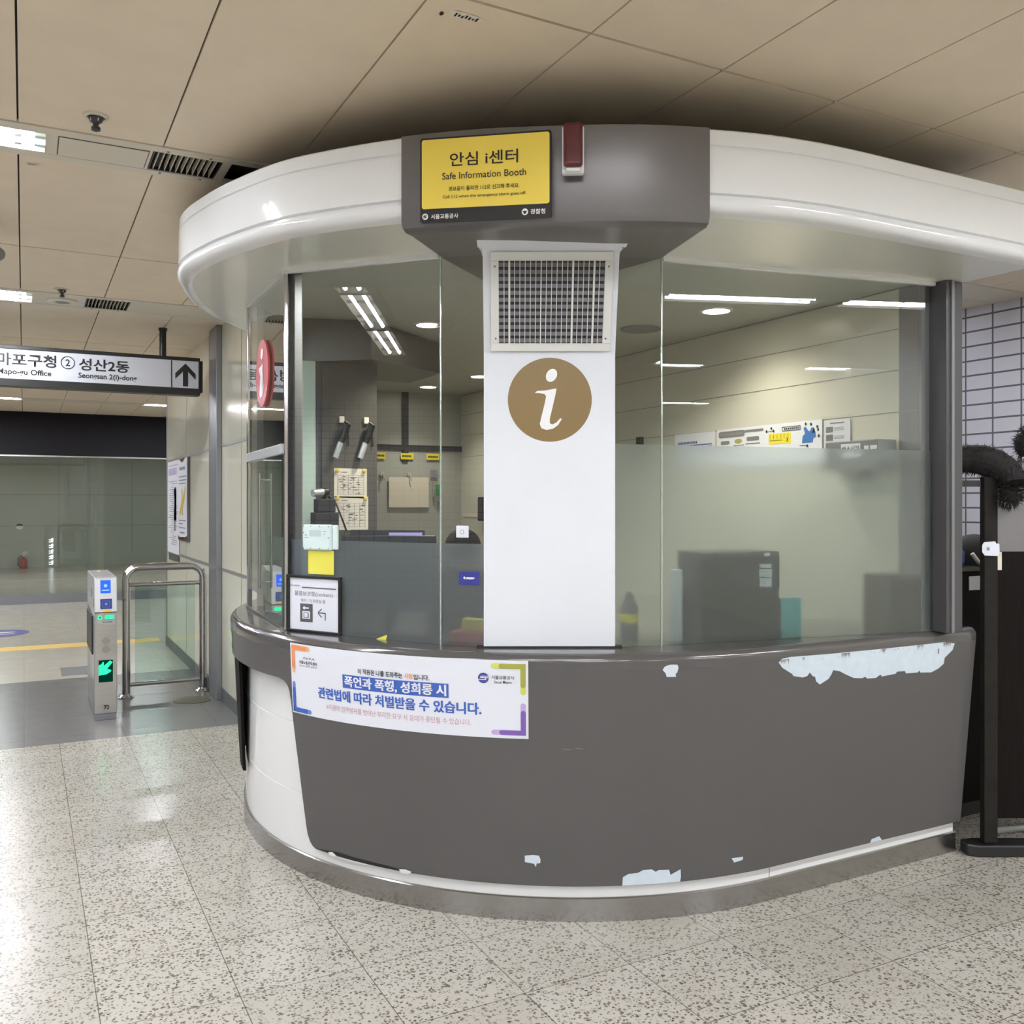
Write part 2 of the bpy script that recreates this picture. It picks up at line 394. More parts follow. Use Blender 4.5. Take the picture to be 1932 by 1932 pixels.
def text(name, items, fn, off, m, parent, step=None, label=None):
    """items: (string, u0, v0, u1, v1, bold) - the string's ink box fills the rectangle; every line is a mesh of its own"""
    for s, u0, v0, u1, v1, bold in items:
        bm = text_bm(s, bold)
        xs = [v.co.x for v in bm.verts]; ys = [v.co.y for v in bm.verts]
        x0, x1, y0, y1 = min(xs), max(xs), min(ys), max(ys)
        for v in bm.verts: v.co = Vector((u0 + (v.co.x-x0)/(x1-x0)*(u1-u0), v0 + (v.co.y-y0)/(y1-y0)*(v1-v0), 0))
        if name in ('heading', 'bar_lettering'):                    # heavy weight: thicken the strokes sideways
            me = bpy.data.meshes.new('x'); bm.to_mesh(me); k0 = len(bm.verts); bm.from_mesh(me); bpy.data.meshes.remove(me)
            bm.verts.ensure_lookup_table()
            for v in bm.verts[:k0]: v.co.x -= (v1-v0)*0.022
            for v in bm.verts[k0:]: v.co.x += (v1-v0)*0.022; v.co.z = 0.0002
        finish_flat(bm, fn, off, step)
        b = MB(); b.bm.free(); b.bm = bm
        o = b.build(name, m, parent)
        if label: o['label'] = label
    return o
def plane_fn(P0, P1, side=1):
    """vertical plane through P0-P1: fn(u along, z, off towards the viewer side)"""
    a = Vector((P0[0], P0[1], 0)); d = Vector((P1[0]-P0[0], P1[1]-P0[1], 0)).normalized(); n = Vector((d.y, -d.x, 0)) * side
    return lambda u, v, off=0.0: a + d*u + n*off + Vector((0, 0, v))
def frame_fn(P0, P1, side=1):
    f = plane_fn(P0, P1, side)
    return lambda u, w, z: f(u, z, w)
def floor_fn(u, v, off=0.0): return Vector((u, v, off))
def ceil_fn(u, v, off=0.0): return Vector((u, v, 2.95 - off))
def copy_tree(o, parent=None):
    c = o.copy(); col.objects.link(c)
    if parent: c.parent = parent
    for ch in list(o.children): copy_tree(ch, c)
    return c
# the slanted lower case letter i of the information symbols, in a unit circle
I_STEM = [(-0.36, 0.16), (-0.30, 0.21), (-0.12, 0.22), (0.16, 0.27), (0.13, 0.10), (0.06, -0.20), (0.00, -0.45), (0.00, -0.56), (0.06, -0.59), (0.16, -0.54), (0.25, -0.44), (0.285, -0.46), (0.20, -0.60), (0.08, -0.69), (-0.08, -0.72), (-0.20, -0.68), (-0.24, -0.58), (-0.20, -0.40), (-0.12, -0.08), (-0.09, 0.08), (-0.13, 0.14), (-0.24, 0.155)]
def i_symbol(cu, cv, r): return [[(cu + x*r, cv + y*r) for x, y in I_STEM], ell(cu + 0.04*r, cv + 0.58*r, 0.125*r, 0.165*r, 24, -0.5)]
def metro_emblem(cu, cv, r):
    """white wave lines that split a round emblem"""
    out = []
    for k, (a, b) in enumerate(((0.30, 1.0), (0.02, 0.86), (-0.34, 1.0))):
        y = cv + a*r
        s = 1 if k != 2 else -1
        out.append([(cu - 0.55*r*s*(1 if k else 0.3), y), (cu + 0.95*r*s, y), (cu + 0.95*r*s, y + 0.13*r), (cu - 0.55*r*s*(1 if k else 0.3), y + 0.13*r)])
    out.append([(cu-0.62*r, cv+0.1*r), (cu-0.45*r, cv+0.36*r), (cu-0.1*r, cv+0.43*r), (cu-0.1*r, cv+0.3*r), (cu-0.36*r, cv+0.22*r), (cu-0.46*r, cv+0.08*r)])
    out.append([(cu+0.62*r, cv+0.08*r), (cu+0.46*r, cv+0.08*r), (cu+0.34*r, cv-0.16*r), (cu+0.05*r, cv-0.22*r), (cu+0.05*r, cv-0.34*r), (cu+0.45*r, cv-0.24*r)])
    return out

# ------------------------------------------------------------------ setting: floor, ceiling, walls
CZ = 2.95
XL, XR, YN, YF = -8.1, 8.1, -9.0, 26.0
b = MB(); b.quad((XL, YN, 0), (XR, YN, 0), (XR, YF, 0), (XL, YF, 0)); b.box((XL, YN, -0.1), (XR, YF, -0.002))
struct(b.build('floor', TERR), 'speckled terrazzo tile floor with a dark granite band at the gates')
TRACKS = [(-6.35, -6.0), (-2.93, -2.58), (0.08, 0.43), (3.85, 4.20), (6.87, 7.33), (10.4, 10.75), (13.9, 14.25)]
JOINTS = [-7.7, -4.4, -1.05, 2.33, 5.70, 8.87, 12.2]
# openings in the strips: (x0, x1, what)
def openings(t):
    y0, y1 = TRACKS[t]
    if t == 3: L = [(-3.75, -2.5, 'light'), (-2.45, -1.2, 'light'), (-1.16, 0.085, 'light'), (0.455, 0.725, 'vent'), (0.76, 1.06, 'hole'), (3.95, 5.15, 'light')]  # last light is added out of view to brighten the recess past the booth
    elif t == 4: L = [(-2.45, -1.2, 'light'), (-1.16, 0.06, 'light'), (0.38, 0.66, 'vent')]
    elif t == 2: L = [(-5.1, -3.85, 'light'), (-3.8, -2.55, 'light'), (-1.3, -0.05, 'light'), (0.0, 1.25, 'light'), (3.0, 4.15, 'light'), (4.3, 5.5, 'light')]
    elif t == 1: L = [(-5.1, -3.85, 'light'), (-3.8, -2.55, 'light'), (-1.3, -0.05, 'light'), (0.0, 1.25, 'light'), (3.25, 4.45, 'light'), (5.5, 6.7, 'light')]
    elif t == 5: L = [(-2.45, -1.2, 'light'), (-1.16, 0.06, 'light')]
    elif t == 6: L = [(-2.45, -1.2, 'light'), (-1.16, -0.02, 'light'), (1.5, 2.7, 'light')]
    else: L = [(-5.1, -3.85, 'light'), (-2.0, -0.75, 'light'), (1.5, 2.7, 'light'), (4.6, 5.8, 'light')]
    return L
b = MB()
ys = sorted([YN, 16.1] + [t for p in TRACKS for t in p] + JOINTS)
xs = [-0.02 + 0.505*k for k in range(-16, 17)]
for j in range(len(ys)-1):
    y0, y1 = ys[j], ys[j+1]
    if (y0, y1) in TRACKS: continue
    for i in range(len(xs)-1):
        g = 0.0032
        gy0 = 0.006 if y0 in JOINTS else 0.004; gy1 = 0.006 if y1 in JOINTS else 0.004
        x0, x1, a, c = xs[i]+g, xs[i+1]-g, y0+gy0, y1-gy1
        b.quad((x0, a, CZ), (x0, c, CZ), (x1, c, CZ), (x1, a, CZ))
        for p, q in (((x0,a),(x1,a)),((x1,a),(x1,c)),((x1,c),(x0,c)),((x0,c),(x0,a))):
            b.quad((*p, CZ), (*q, CZ), (*q, CZ+0.02), (*p, CZ+0.02))
ceil = struct(b.build('ceiling', M_CEIL), 'beige metal panel ceiling with dark joints')
b = MB(); b.box((XL, YN, CZ+0.16), (XR, 26, CZ+0.2))
for i in range(len(xs)): b.box((xs[i]-0.012, YN, CZ+0.012), (xs[i]+0.012, 16.1, CZ+0.03))
for y in JOINTS: b.box((XL, y-0.015, CZ+0.012), (XR, y+0.015, CZ+0.03))
o = b.build('ceiling_void', M_PLEN, ceil)
b = MB()
for t, (y0, y1) in enumerate(TRACKS):
    m0, m1 = y0 + 0.06, y1 - 0.06
    b.box((XL, y0+0.003, CZ-0.004), (XR, m0, CZ+0.012)); b.box((XL, m1, CZ-0.004), (XR, y1-0.003, CZ+0.012))
    x = XL
    for (a, c, k) in openings(t):
        b.box((x, m0, CZ-0.002), (a, m1, CZ+0.010)); x = c
    b.box((x, m0, CZ-0.002), (XR, m1, CZ+0.010))
    b.box((XL, y0-0.004, CZ+0.012), (XR, y0+0.02, CZ+0.016))
b.build('service_strip', M_TRACK, ceil)

# fluorescent fixtures
def fixture(x0, x1, y0, y1, label, group):
    t = thing('ceiling_light', label, 'ceiling light', ((x0+x1)/2, (y0+y1)/2, CZ), group)
    b = MB(); h = 0.085
    b.box((x0, y0, CZ+h), (x1, y1, CZ+h+0.01)); b.box((x0, y0, CZ-0.003), (x1, y0+0.012, CZ+h)); b.box((x0, y1-0.012, CZ-0.003), (x1, y1, CZ+h))
    b.box((x0, y0+0.012, CZ-0.006), (x0+0.012, y1-0.012, CZ+h)); b.box((x1-0.012, y0+0.012, CZ-0.006), (x1, y1-0.012, CZ+h))
    b.build('trough', M_TRACK, t)
    for k in (0.3, 0.7):
        y = y0 + (y1-y0)*k
        MB().tube([(x0+0.05, y, CZ+0.015), (x1-0.05, y, CZ+0.015)], 0.013, 8).build('tube', M_TUBE, t)
        for q in (x0+0.03, x1-0.03): MB().box((q-0.018, y-0.016, CZ+0.0), (q+0.018, y+0.016, CZ+0.06)).build('tube_holder', M_ROUT, t)
    return t
for t, (y0, y1) in enumerate(TRACKS):
    for (a, c, k) in openings(t):
        if k != 'light': continue
        if t == 3 and c > 0: lab = 'bright twin tube ceiling light by the blank plate, and the added unseen one past the booth'
        elif t == 4 and c > 0: lab = 'twin tube ceiling light in line with the round speaker above the hanging sign'
        elif t == 6 and c > 2: lab = 'far twin tube ceiling light in the corridor by the cream wall end'
        elif t == 6 and c > -0.5: lab = 'far twin tube ceiling light in the corridor near the picture edge, above the dark fascia'
        else: lab = 'twin tube concourse ceiling light outside the picture, showing only in reflections'
        fixture(a, c, y0+0.06, y1-0.06, lab, 'twin tube lights set in the ceiling strips')
b = MB(); b.box((XL, 16.6, CZ+0.05), (6.0, 25.0, CZ+0.15)); struct(b.build('ceiling_corridor', M_CEIL))
for a, c in ((-4.0, -2.6), (-1.6, -0.2), (1.2, 2.6), (3.2, 4.6)):  # lights added out of sight to brighten the space behind the glass
    for yy in (20.0,): fixture(a, c, yy, yy+0.25, 'added unseen twin tube light brightening the space beyond the corridor glass', 'twin tube lights set in the ceiling strips')
def ceiling_vent(x0, x1, y0, y1, label):
    t = thing('ceiling_vent', label, 'vent', ((x0+x1)/2, (y0+y1)/2, CZ), 'slatted vents in the ceiling strips')
    b = MB(); b.box((x0, y0, CZ+0.05), (x1, y1, CZ+0.06))
    for p, q in (((x0, y0), (x1, y0+0.006)), ((x0, y1-0.006), (x1, y1)), ((x0, y0+0.006), (x0+0.006, y1-0.006)), ((x1-0.006, y0+0.006), (x1, y1-0.006))):
        b.box((*p, CZ), (*q, CZ+0.05))
    b.build('duct', M_BLACK, t)
    b = MB(); n = 11
    for k in range(n):
        x = x0 + 0.02 + (x1-x0-0.04)*k/(n-1)
        b.box((x-0.0016, y0+0.006, CZ), (x+0.0016, y1-0.006, CZ+0.028))
    b.build('slats', M_TRACK, t)
    b = MB()
    for x in (x0+0.05, x1-0.05):
        for y in (y0-0.025, y1+0.02): b.lathe([(0.0, -0.008), (0.005, -0.007), (0.006, -0.003)], (x, y, CZ), n=8)
    b.build('screw', M_LOUV, t)
ceiling_vent(0.458, 0.722, 3.915, 4.135, 'slatted black ceiling vent just beside the white canopy rim')
ceiling_vent(0.383, 0.657, 6.935, 7.265, 'slatted black ceiling vent farther off, beside the round ceiling speaker')
b = MB(); b.box((0.762, 3.915, CZ+0.04), (1.058, 4.135, CZ+0.05)); tag(b.build('vent_opening', M_BLACK), 'open dark slot in the ceiling strip partly hidden by the canopy', 'vent')
t = thing('blank_plate', 'plain pale cover plate in the ceiling strip between light and vent', 'cover plate', (0.28, 4.02, CZ))
MB().box((0.12, 3.925, CZ-0.006), (0.44, 4.125, CZ-0.0032)).build('plate', M_TRACK, t, bevel=0.001)
MB().box((0.116, 3.921, CZ-0.0031), (0.444, 4.129, CZ-0.0024)).build('dark_joint', M_DARK, t)
def sprinkler(x, y, label):
    t = thing('sprinkler_head', label, 'sprinkler', (x, y, CZ), 'sprinkler heads on the ceiling')
    MB().lathe([(0.045, -0.001), (0.043, -0.006), (0.030, -0.008), (0.028, -0.001)], (x, y, CZ), n=28).build('rose', M_TRACK, t, True)
    b = MB(); b.lathe([(0.026, -0.008), (0.022, -0.02), (0.010, -0.03), (0.010, -0.040)], (x, y, CZ), n=24)
    b.lathe([(0.012, -0.040), (0.016, -0.042), (0.016, -0.052), (0.008, -0.056)], (x, y, CZ), n=20)
    b.build('nozzle', M_DARK, t, True)
    b = MB()
    for k in range(5): a = k*2*PI/5; b.box((x+0.022*math.cos(a)-0.002, y+0.022*math.sin(a)-0.002, CZ-0.024), (x+0.022*math.cos(a)+0.002, y+0.022*math.sin(a)+0.002, CZ-0.007))
    b.build('strut', M_TRACK, t)
sprinkler(0.23, 3.66, 'sprinkler head on the ceiling panel in front of the blank plate')
sprinkler(0.22, 6.72, 'small far sprinkler head just in front of the round ceiling speaker')
t = thing('ceiling_speaker', 'round white ceiling speaker beside the far slatted vent', 'speaker', (0.235, 7.1, CZ))
MB().lathe([(0.095, 0.0), (0.095, -0.008), (0.080, -0.014), (0.066, -0.013)], (0.235, 7.1, CZ-0.003), n=36).build('rim', M_TRACK, t, True)
MB().lathe([(0.066, -0.010), (0.03, -0.016), (0.0, -0.017)], (0.235, 7.1, CZ-0.003), n=36).build('mesh_cover', M_LOUV, t, True)
t = thing('ceiling_sticker', 'torn paper sticker on the ceiling panel above the yellow sign', 'sticker', (1.11, 2.42, CZ))
flat('paper', [[(1.075, 2.40), (1.10, 2.395), (1.17, 2.40), (1.185, 2.415), (1.16, 2.43), (1.11, 2.435), (1.08, 2.425)]], ceil_fn, 0.0015, M_PAPER2, t)
flat('print', [rect(1.09 + 0.011*k, 2.405 + 0.004*(k % 3), 1.096 + 0.011*k, 2.425 - 0.003*(k % 2)) for k in range(7)] + [ell(1.055, 2.43, 0.006, 0.01, 10)], ceil_fn, 0.003, M_INK, t)
t = thing('ceiling_sticker', 'small pale label on the ceiling just past the bright light', 'sticker', (0.03, 4.32, CZ))
flat('paper', [rect(0.005, 4.285, 0.055, 4.32)], ceil_fn, 0.0015, M_PAPER2, t)
flat('print', [rect(0.012, 4.295, 0.048, 4.30), rect(0.014, 4.305, 0.04, 4.31)], ceil_fn, 0.003, M_GINK, t)
t = thing('security_camera', 'grey ceiling camera cut off by the picture edge', 'security camera', (-0.13, 5.3, CZ))
MB().lathe([(0.05, 0.0), (0.05, -0.02), (0.03, -0.03), (0.014, -0.03), (0.014, -0.10)], (-0.16, 5.28, CZ), n=24).build('mount', M_LOUV, t, True)
MB().tube([(-0.24, 5.05, CZ-0.12), (-0.20, 5.15, CZ-0.125), (-0.115, 5.40, CZ-0.13)], [0.03, 0.034, 0.034], 16).build('body', M_LOUV, t, True)

# corridor wall on the far side of the booth
WX = 1.38
b = MB(); b.box((WX, 5.95, 0.10), (WX+0.12, 10.7, CZ))
wl = struct(b.build('wall_left', M_WALL), 'cream enamel panel wall of the corridor beyond the booth')
b = MB()
for z in (1.03, 2.0): b.box((WX-0.006, 5.95, z-0.012), (WX-0.0005, 10.7, z+0.012))
b.build('panel_seam', M_SEAM, wl)
b = MB()
for y in (6.77, 8.08, 9.3): b.box((WX-0.0018, y-0.003, 0.1), (WX-0.0004, y+0.003, CZ))
b.box((WX-0.004, 10.66, 0.1), (WX-0.0004, 10.7, CZ))
b.build('panel_joint', M_TRIM, wl)
b = MB(); b.box((WX-0.008, 5.95, 0), (WX+0.12, 10.72, 0.10)); struct(b.build('baseboard_left', M_BASEB), 'dark skirting of the corridor wall')
b = MB(); b.box((WX-0.045, 7.50, 0), (WX-0.001, 7.82, CZ)); struct(b.build('trim_1', M_TRIM, bevel=0.004), 'grey metal cover strip on the corridor wall')
# wall segment closing the booth towards the corridor, rear wall, side wall of the booth
b = MB(); b.prism([(1.10, 5.0), (1.13, 4.98), (1.43, 5.42), (WX+0.12, 5.93), (WX+0.12, 6.0), (1.42, 6.0), (1.40, 5.45)], 0.0, 2.6)
struct(b.build('wall_booth_corner', M_INTB), 'short wall piece closing the booth behind its service window')
b = MB(); b.box((1.5, 7.4, 0), (3.5, 7.5, 2.9)); wb = struct(b.build('wall_booth_rear', M_INTB), 'dim grey panel wall at the back of the booth')
b = MB(); b.box((1.5, 7.385, 2.0), (3.4, 7.399, 2.045)); b.box((2.845, 7.383, 1.90), (2.90, 7.399, 2.6)); b.build('panel_seam', M_DARK, wb)  # level bar is the seam; the upright dark bar is a painted reflection
b = MB(); b.box((3.40, 2.80, 0), (3.55, 7.4, 2.49)); wr = struct(b.build('wall_booth_side', M_INTW), 'cream panel side wall inside the booth lit by a downlight')
b = MB()
for z in (2.315, 2.135, 1.95): b.box((3.3988, 2.70, z-0.002), (3.3999, 7.4, z+0.002))
b.build('panel_seam', M_SEAM, wr)
b = MB(); b.box((1.5, 6.0, 0), (1.56, 7.4, 2.9)); struct(b.build('wall_booth_left', M_INTB), 'inner wall of the booth towards the corridor')
# tiled wall past the booth, hall walls out of view
b = MB(); b.box((6.0, -9, 0), (6.1, 2.0, CZ+0.15)); struct(b.build('wall_hall_side', M_WALL))
b = MB(); b.box((6.0, 2.0, 0), (6.1, 12, CZ+0.15)); struct(b.build('wall_right', WTILE), 'small white wall tiles with dark grout beyond the booth')
b = MB(); b.box((3.57, 9.0, 0), (6.0, 9.1, CZ+0.15)); struct(b.build('wall_recess', M_INTB))
b = MB(); b.box((XL-0.1, YN, 0), (XL, YF, CZ+0.15)); struct(b.build('wall_far_left', WTILE))
b = MB(); b.box((XL, YN-0.1, 0), (XR, YN, CZ+0.15)); struct(b.build('wall_front', M_WALL))
# far end of the corridor: fascia, glass, floor rail, wall beyond
b = MB(); b.box((XL, 16.0, 2.285), (6.0, 16.5, CZ+0.02)); struct(b.build('trim_2', M_FASC), 'near black fascia over the glass at the corridor end')
b = MB(); b.box((XL, 15.97, 2.262), (6.0, 16.04, 2.284)); struct(b.build('trim_3', M_STEEL), 'thin metal head rail over the corridor glass')
b = MB(); b.box((XL, 16.02, 0.14), (6.0, 16.035, 2.262)); struct(b.build('window_1', M_GLASSF), 'grey green glass partition at the corridor end')
b = MB(); b.box((XL, 16.0, 0.0), (6.0, 16.05, 0.14)); struct(b.build('baseboard_far', M_TRIM), 'steel base rail under the corridor glass')
b = MB(); b.box((XL, 25.0, 0), (6.0, 25.1, CZ+0.15)); wf = struct(b.build('wall_back', M_FAR), 'pale wall seen through the corridor glass')
b = MB()
for z in (1.0, 1.75): b.box((XL, 24.99, z-0.01), (6, 24.999, z+0.01))
for x in (-1.9, 0.75, 2.4): b.box((x-0.008, 24.99, 0.3), (x+0.008, 24.999, 2.6))
b.build('panel_joint', M_SEAM, wf)

# ------------------------------------------------------------------ booth counter
CX_, CY_, R_ = 2.58, 4.36, 1.64
LA = R_ * PI / 2
RL = 1.95
def path(s, e):
    if s < 0:
        a = -s / RL; return (CX_ - R_ + RL - (RL+e)*math.cos(a), CY_ + (RL+e)*math.sin(a))
    if s <= LA:
        a = s / R_; return (CX_ - (R_+e)*math.cos(a), CY_ - (R_+e)*math.sin(a))
    return (CX_ + s - LA, CY_ - R_ - e)
def e_of(z): return 0.02 + 0.045 * max(0.0, min(1.0, (z - 0.13) / 0.82))
def panel_fn(u, v, off=0.0): x, y = path(u, e_of(v) + off); return Vector((x, y, v))
def base_fn(u, v, off=0.0): x, y = path(u, -0.01 + off); return Vector((x, y, v))
def steps(s0, s1, d=0.05):
    n = max(1, int(math.ceil((s1-s0)/d))); return [s0 + (s1-s0)*k/n for k in range(n+1)]
def sweep(prof, s0, s1, name, m, parent, smooth=True, d=0.04, bevel=0.0, taper=False):
    b = MB(); rings = []
    for s in steps(s0, s1, d):
        k = max(0.12, min(1.0, (s + 1.0) / 0.65)) if taper else 1.0          # the worktop narrows towards the wall
        rings.append([b.bm.verts.new((*path(s, e*k if e < -0.1 else e), z)) for e, z in prof])
    n = len(prof)
    for A, B in zip(rings, rings[1:]):
        for k in range(n): b.bm.faces.new((A[k], A[(k+1)%n], B[(k+1)%n], B[k]))
    b.bm.faces.new(rings[0][::-1]); b.bm.faces.new(rings[-1])
    return b.build(name, m, parent, smooth, bevel)
SL, SR = -1.22, 3.715
counter = thing('reception_counter', 'curved charcoal and white counter base of the information booth', 'counter', (2.3, 3.6, 0))
sweep([(0, 0.0), (0, 0.084), (-0.004, 0.088), (-0.05, 0.088), (-0.05, 0.0)], SL, 3.665, 'skirting', M_SKIRT, counter)
bp = sweep([(-0.01, 0.088), (-0.01, 0.327), (-0.0125, 0.328), (-0.0125, 0.332), (-0.01, 0.333), (-0.01, 0.617), (-0.0125, 0.618), (-0.0125, 0.622), (-0.01, 0.623), (-0.01, 0.93), (-0.05, 0.93), (-0.05, 0.088)], SL, 3.66, 'base_panel', M_WHITE, counter)
bp['label'] = 'glossy white curved base panel'
flat('panel_joint', [rect(2.572, 0.089, 2.576, 0.15)], base_fn, 0.001, M_GINK, bp)
# worktop with a rounded lip
lip = [(-0.42, 0.955), (-0.42, 1.0)]
for k in range(7):
    a = PI/2 - k*PI/2/6; lip.append((0.033 + 0.032*math.cos(a), 0.968 + 0.032*math.sin(a)))
lip += [(0.0645, 0.945), (0.02, 0.945)]
wt = sweep(lip, SL, SR, 'worktop', M_TOP, counter, taper=True); wt['label'] = 'glossy charcoal worktop with a rounded lip'
# apron band below the lip
sweep([(0.0645, 0.945), (e_of(0.815), 0.818), (e_of(0.815)-0.004, 0.815), (-0.012, 0.815), (-0.012, 0.945)], SL, 0.53, 'apron', M_GREY, counter)
# large front panel with a slanted rounded edge
EDGE = [(0.140, 0.660), (0.148, 0.642), (0.162, 0.626), (0.19, 0.612), (0.219, 0.606), (0.339, 0.589), (0.45, 0.575), (0.54, 0.562), (0.673, 0.546), (0.74, 0.538), (0.775, 0.530), (0.795, 0.518), (0.806, 0.503), (0.812, 0.485), (0.815, 0.462), (0.90, 0.462), (0.945, 0.462)]
b = MB(); rows = []; NS = 110
for z, sl in EDGE:
    sr = 3.713 - 0.043*(0.945-z)/0.805
    ss = [sl + (sr-sl)*k/NS for k in range(NS+1)]
    rows.append(([b.bm.verts.new((*path(s, e_of(z)), z)) for s in ss], [b.bm.verts.new((*path(s, -0.006), z)) for s in ss]))
for (A, A2), (B, B2) in zip(rows, rows[1:]):
    for k in range(NS): b.bm.faces.new((A[k], A[k+1], B[k+1], B[k]))
    b.bm.faces.new((A[0], B[0], B2[0], A2[0])); b.bm.faces.new((A[-1], A2[-1], B2[-1], B[-1]))
A, A2 = rows[0]
for k in range(NS): b.bm.faces.new((A[k], A2[k], A2[k+1], A[k+1]))
fp = b.build('front_panel', M_GREY, counter, True); fp['label'] = 'large worn charcoal front panel'
def patch(pts, label, mt=M_PATCH, off=0.0012, name='peeled_patch'):
    return flat(name, [pts], panel_fn, off, mt, fp, step=0.03, label=label)
BIG = [(2.552, 0.94), (2.567, 0.952), (2.612, 0.956), (2.822, 0.952), (3.156, 0.95), (3.368, 0.95), (3.504, 0.951), (3.571, 0.94), (3.559, 0.913), (3.509, 0.882), (3.506, 0.857), (3.47, 0.838), (3.428, 0.826), (3.359, 0.831), (3.352, 0.84), (3.341, 0.833), (3.269, 0.835), (3.261, 0.846), (3.214, 0.847), (3.206, 0.839), (3.124, 0.835), (3.115, 0.844), (3.089, 0.832), (3.038, 0.834), (3.027, 0.842), (3.008, 0.838), (2.962, 0.843), (2.916, 0.861), (2.879, 0.878), (2.843, 0.885), (2.836, 0.871), (2.82, 0.852), (2.773, 0.834), (2.752, 0.849), (2.746, 0.867), (2.732, 0.871), (2.717, 0.887), (2.704, 0.874), (2.681, 0.87), (2.631, 0.88), (2.623, 0.889), (2.572, 0.917)]
patch(BIG, 'long peeled strip under the worktop lip')
patch([(2.074, 0.939), (2.081, 0.951), (2.097, 0.957), (2.106, 0.958), (2.128, 0.957), (2.133, 0.946), (2.128, 0.928), (2.122, 0.923), (2.124, 0.912), (2.089, 0.913), (2.085, 0.927)], 'small shell shaped chip high on the panel')
patch([(1.583, 0.252), (1.613, 0.256), (1.634, 0.254), (1.64, 0.24), (1.639, 0.226), (1.626, 0.224), (1.623, 0.211), (1.616, 0.223), (1.583, 0.228)], 'small bare chip low on the panel')
patch([(1.938, 0.141), (1.939, 0.172), (1.96, 0.184), (1.994, 0.186), (2.015, 0.196), (2.047, 0.196), (2.062, 0.186), (2.074, 0.192), (2.113, 0.19), (2.119, 0.17), (2.158, 0.188), (2.16, 0.159), (2.157, 0.141)], 'scalloped bare patch at the bottom edge')
patch([(2.368, 0.205), (2.419, 0.204), (2.418, 0.192), (2.38, 0.187)], 'tiny bare chip near the bottom edge')
patch([(3.099, 0.141), (3.107, 0.155), (3.152, 0.160), (3.169, 0.141)], 'tiny bare chip on the bottom edge')
random.seed(3)
gl = []
for c0, wd, n in ((2.58, 0.05, 8), (2.68, 0.012, 2), (2.91, 0.05, 8), (3.13, 0.03, 4), (3.35, 0.04, 6), (3.52, 0.05, 8)):
    for k in range(n):
        u = c0 + wd*(k/n - 0.5); h = random.uniform(0.008, 0.026)
        gl.append([(u, 0.949), (u + wd/n*0.8, 0.949), (u + wd/n*0.5, 0.949-h)])
gl += [ell(2.70 + random.random()*0.6, 0.935 + random.random()*0.01, 0.002, 0.002, 6) for _ in range(16)] + [rect(3.463, 0.903, 3.470, 0.925)]
flat('glue_residue', gl, panel_fn, 0.002, M_GLUE, fp, label='rusty drips of old glue')
flat('broken_edge', [[(0.66, 0.141), (0.72, 0.150), (0.80, 0.157), (0.90, 0.154), (1.02, 0.153), (1.16, 0.143), (1.15, 0.1405), (0.9, 0.1405), (0.75, 0.1405)]], panel_fn, 0.0016, M_BLACK, fp, step=0.03, label='dark split along the bottom edge')
flat('plaster_crumb', [[(0.74, 0.146), (0.765, 0.152), (0.785, 0.143), (0.775, 0.136), (0.75, 0.135)], [(1.09, 0.148), (1.12, 0.152), (1.145, 0.146), (1.13, 0.136), (1.10, 0.135)], [(0.80, 0.139), (0.95, 0.141), (0.95, 0.137), (0.80, 0.136)]], panel_fn, 0.004, M_WHITE, fp, step=0.03)
flat('scratch', [line((1.72, 0.653), (1.75, 0.652), 0.0015), line((1.765, 0.655), (1.79, 0.654), 0.0015), line((0.05, 0.93), (0.12, 0.915), 0.0012)], panel_fn, 0.0015, M_GINK, fp, step=0.03)
# narrow dark panel round the far side of the base
b = MB(); rows = []
for z, e, se in ((0.815, 0.046, -0.10), (0.60, 0.036, -0.115), (0.40, 0.026, -0.135), (0.27, 0.018, -0.15)):
    ss = [SL + 0.2 + (se-SL-0.2)*k/20 for k in range(21)]
    rows.append(([b.bm.verts.new((*path(s, e), z)) for s in ss], [b.bm.verts.new((*path(s, e-0.014), z)) for s in ss]))
for (A, A2), (B, B2) in zip(rows, rows[1:]):
    for k in range(20): b.bm.faces.new((A[k], A[k+1], B[k+1], B[k])); b.bm.faces.new((A2[k], B2[k], B2[k+1], A2[k+1]))
    b.bm.faces.new((A[-1], A2[-1], B2[-1], B[-1])); b.bm.faces.new((A[0], B[0], B2[0], A2[0]))
A, A2 = rows[-1]
for k in range(20): b.bm.faces.new((A[k], A2[k], A2[k+1], A[k+1]))
b.build('side_panel', M_WOOD, counter)

# ------------------------------------------------------------------ canopy
def soff(x, y, z0=2.505):
    return z0 + 0.046 * (min(y, 5.2) - 2.7) * max(0.0, min(1.0, (2.4 - x) / 1.4))
RIM = [(1.36, 5.97), (1.17, 5.76), (0.956, 5.5), (0.80, 5.17), (0.71, 4.86), (0.65, 4.60), (0.625, 4.40), (0.625, 4.22), (0.65, 4.02), (0.70, 3.76), (0.81, 3.40), (0.93, 3.175), (1.11, 2.92), (1.30, 2.72), (1.5, 2.57), (1.72, 2.435), (1.95, 2.345), (2.19, 2.285), (2.49, 2.258), (2.87, 2.252), (3.2, 2.248), (3.56, 2.246)]
def catmull(P, n=12):
    out = []
    for i in range(len(P)-1):
        p0, p1, p2, p3 = P[max(i-1, 0)], P[i], P[i+1], P[min(i+2, len(P)-1)]
        for k in range(n):
            t = k/n
            out.append(tuple(0.5*((2*p1[j]) + (-p0[j]+p2[j])*t + (2*p0[j]-5*p1[j]+4*p2[j]-p3[j])*t*t + (-p0[j]+3*p1[j]-3*p2[j]+p3[j])*t**3) for j in (0, 1)))
    out.append(P[-1]); return out
RIMS = catmull(RIM)
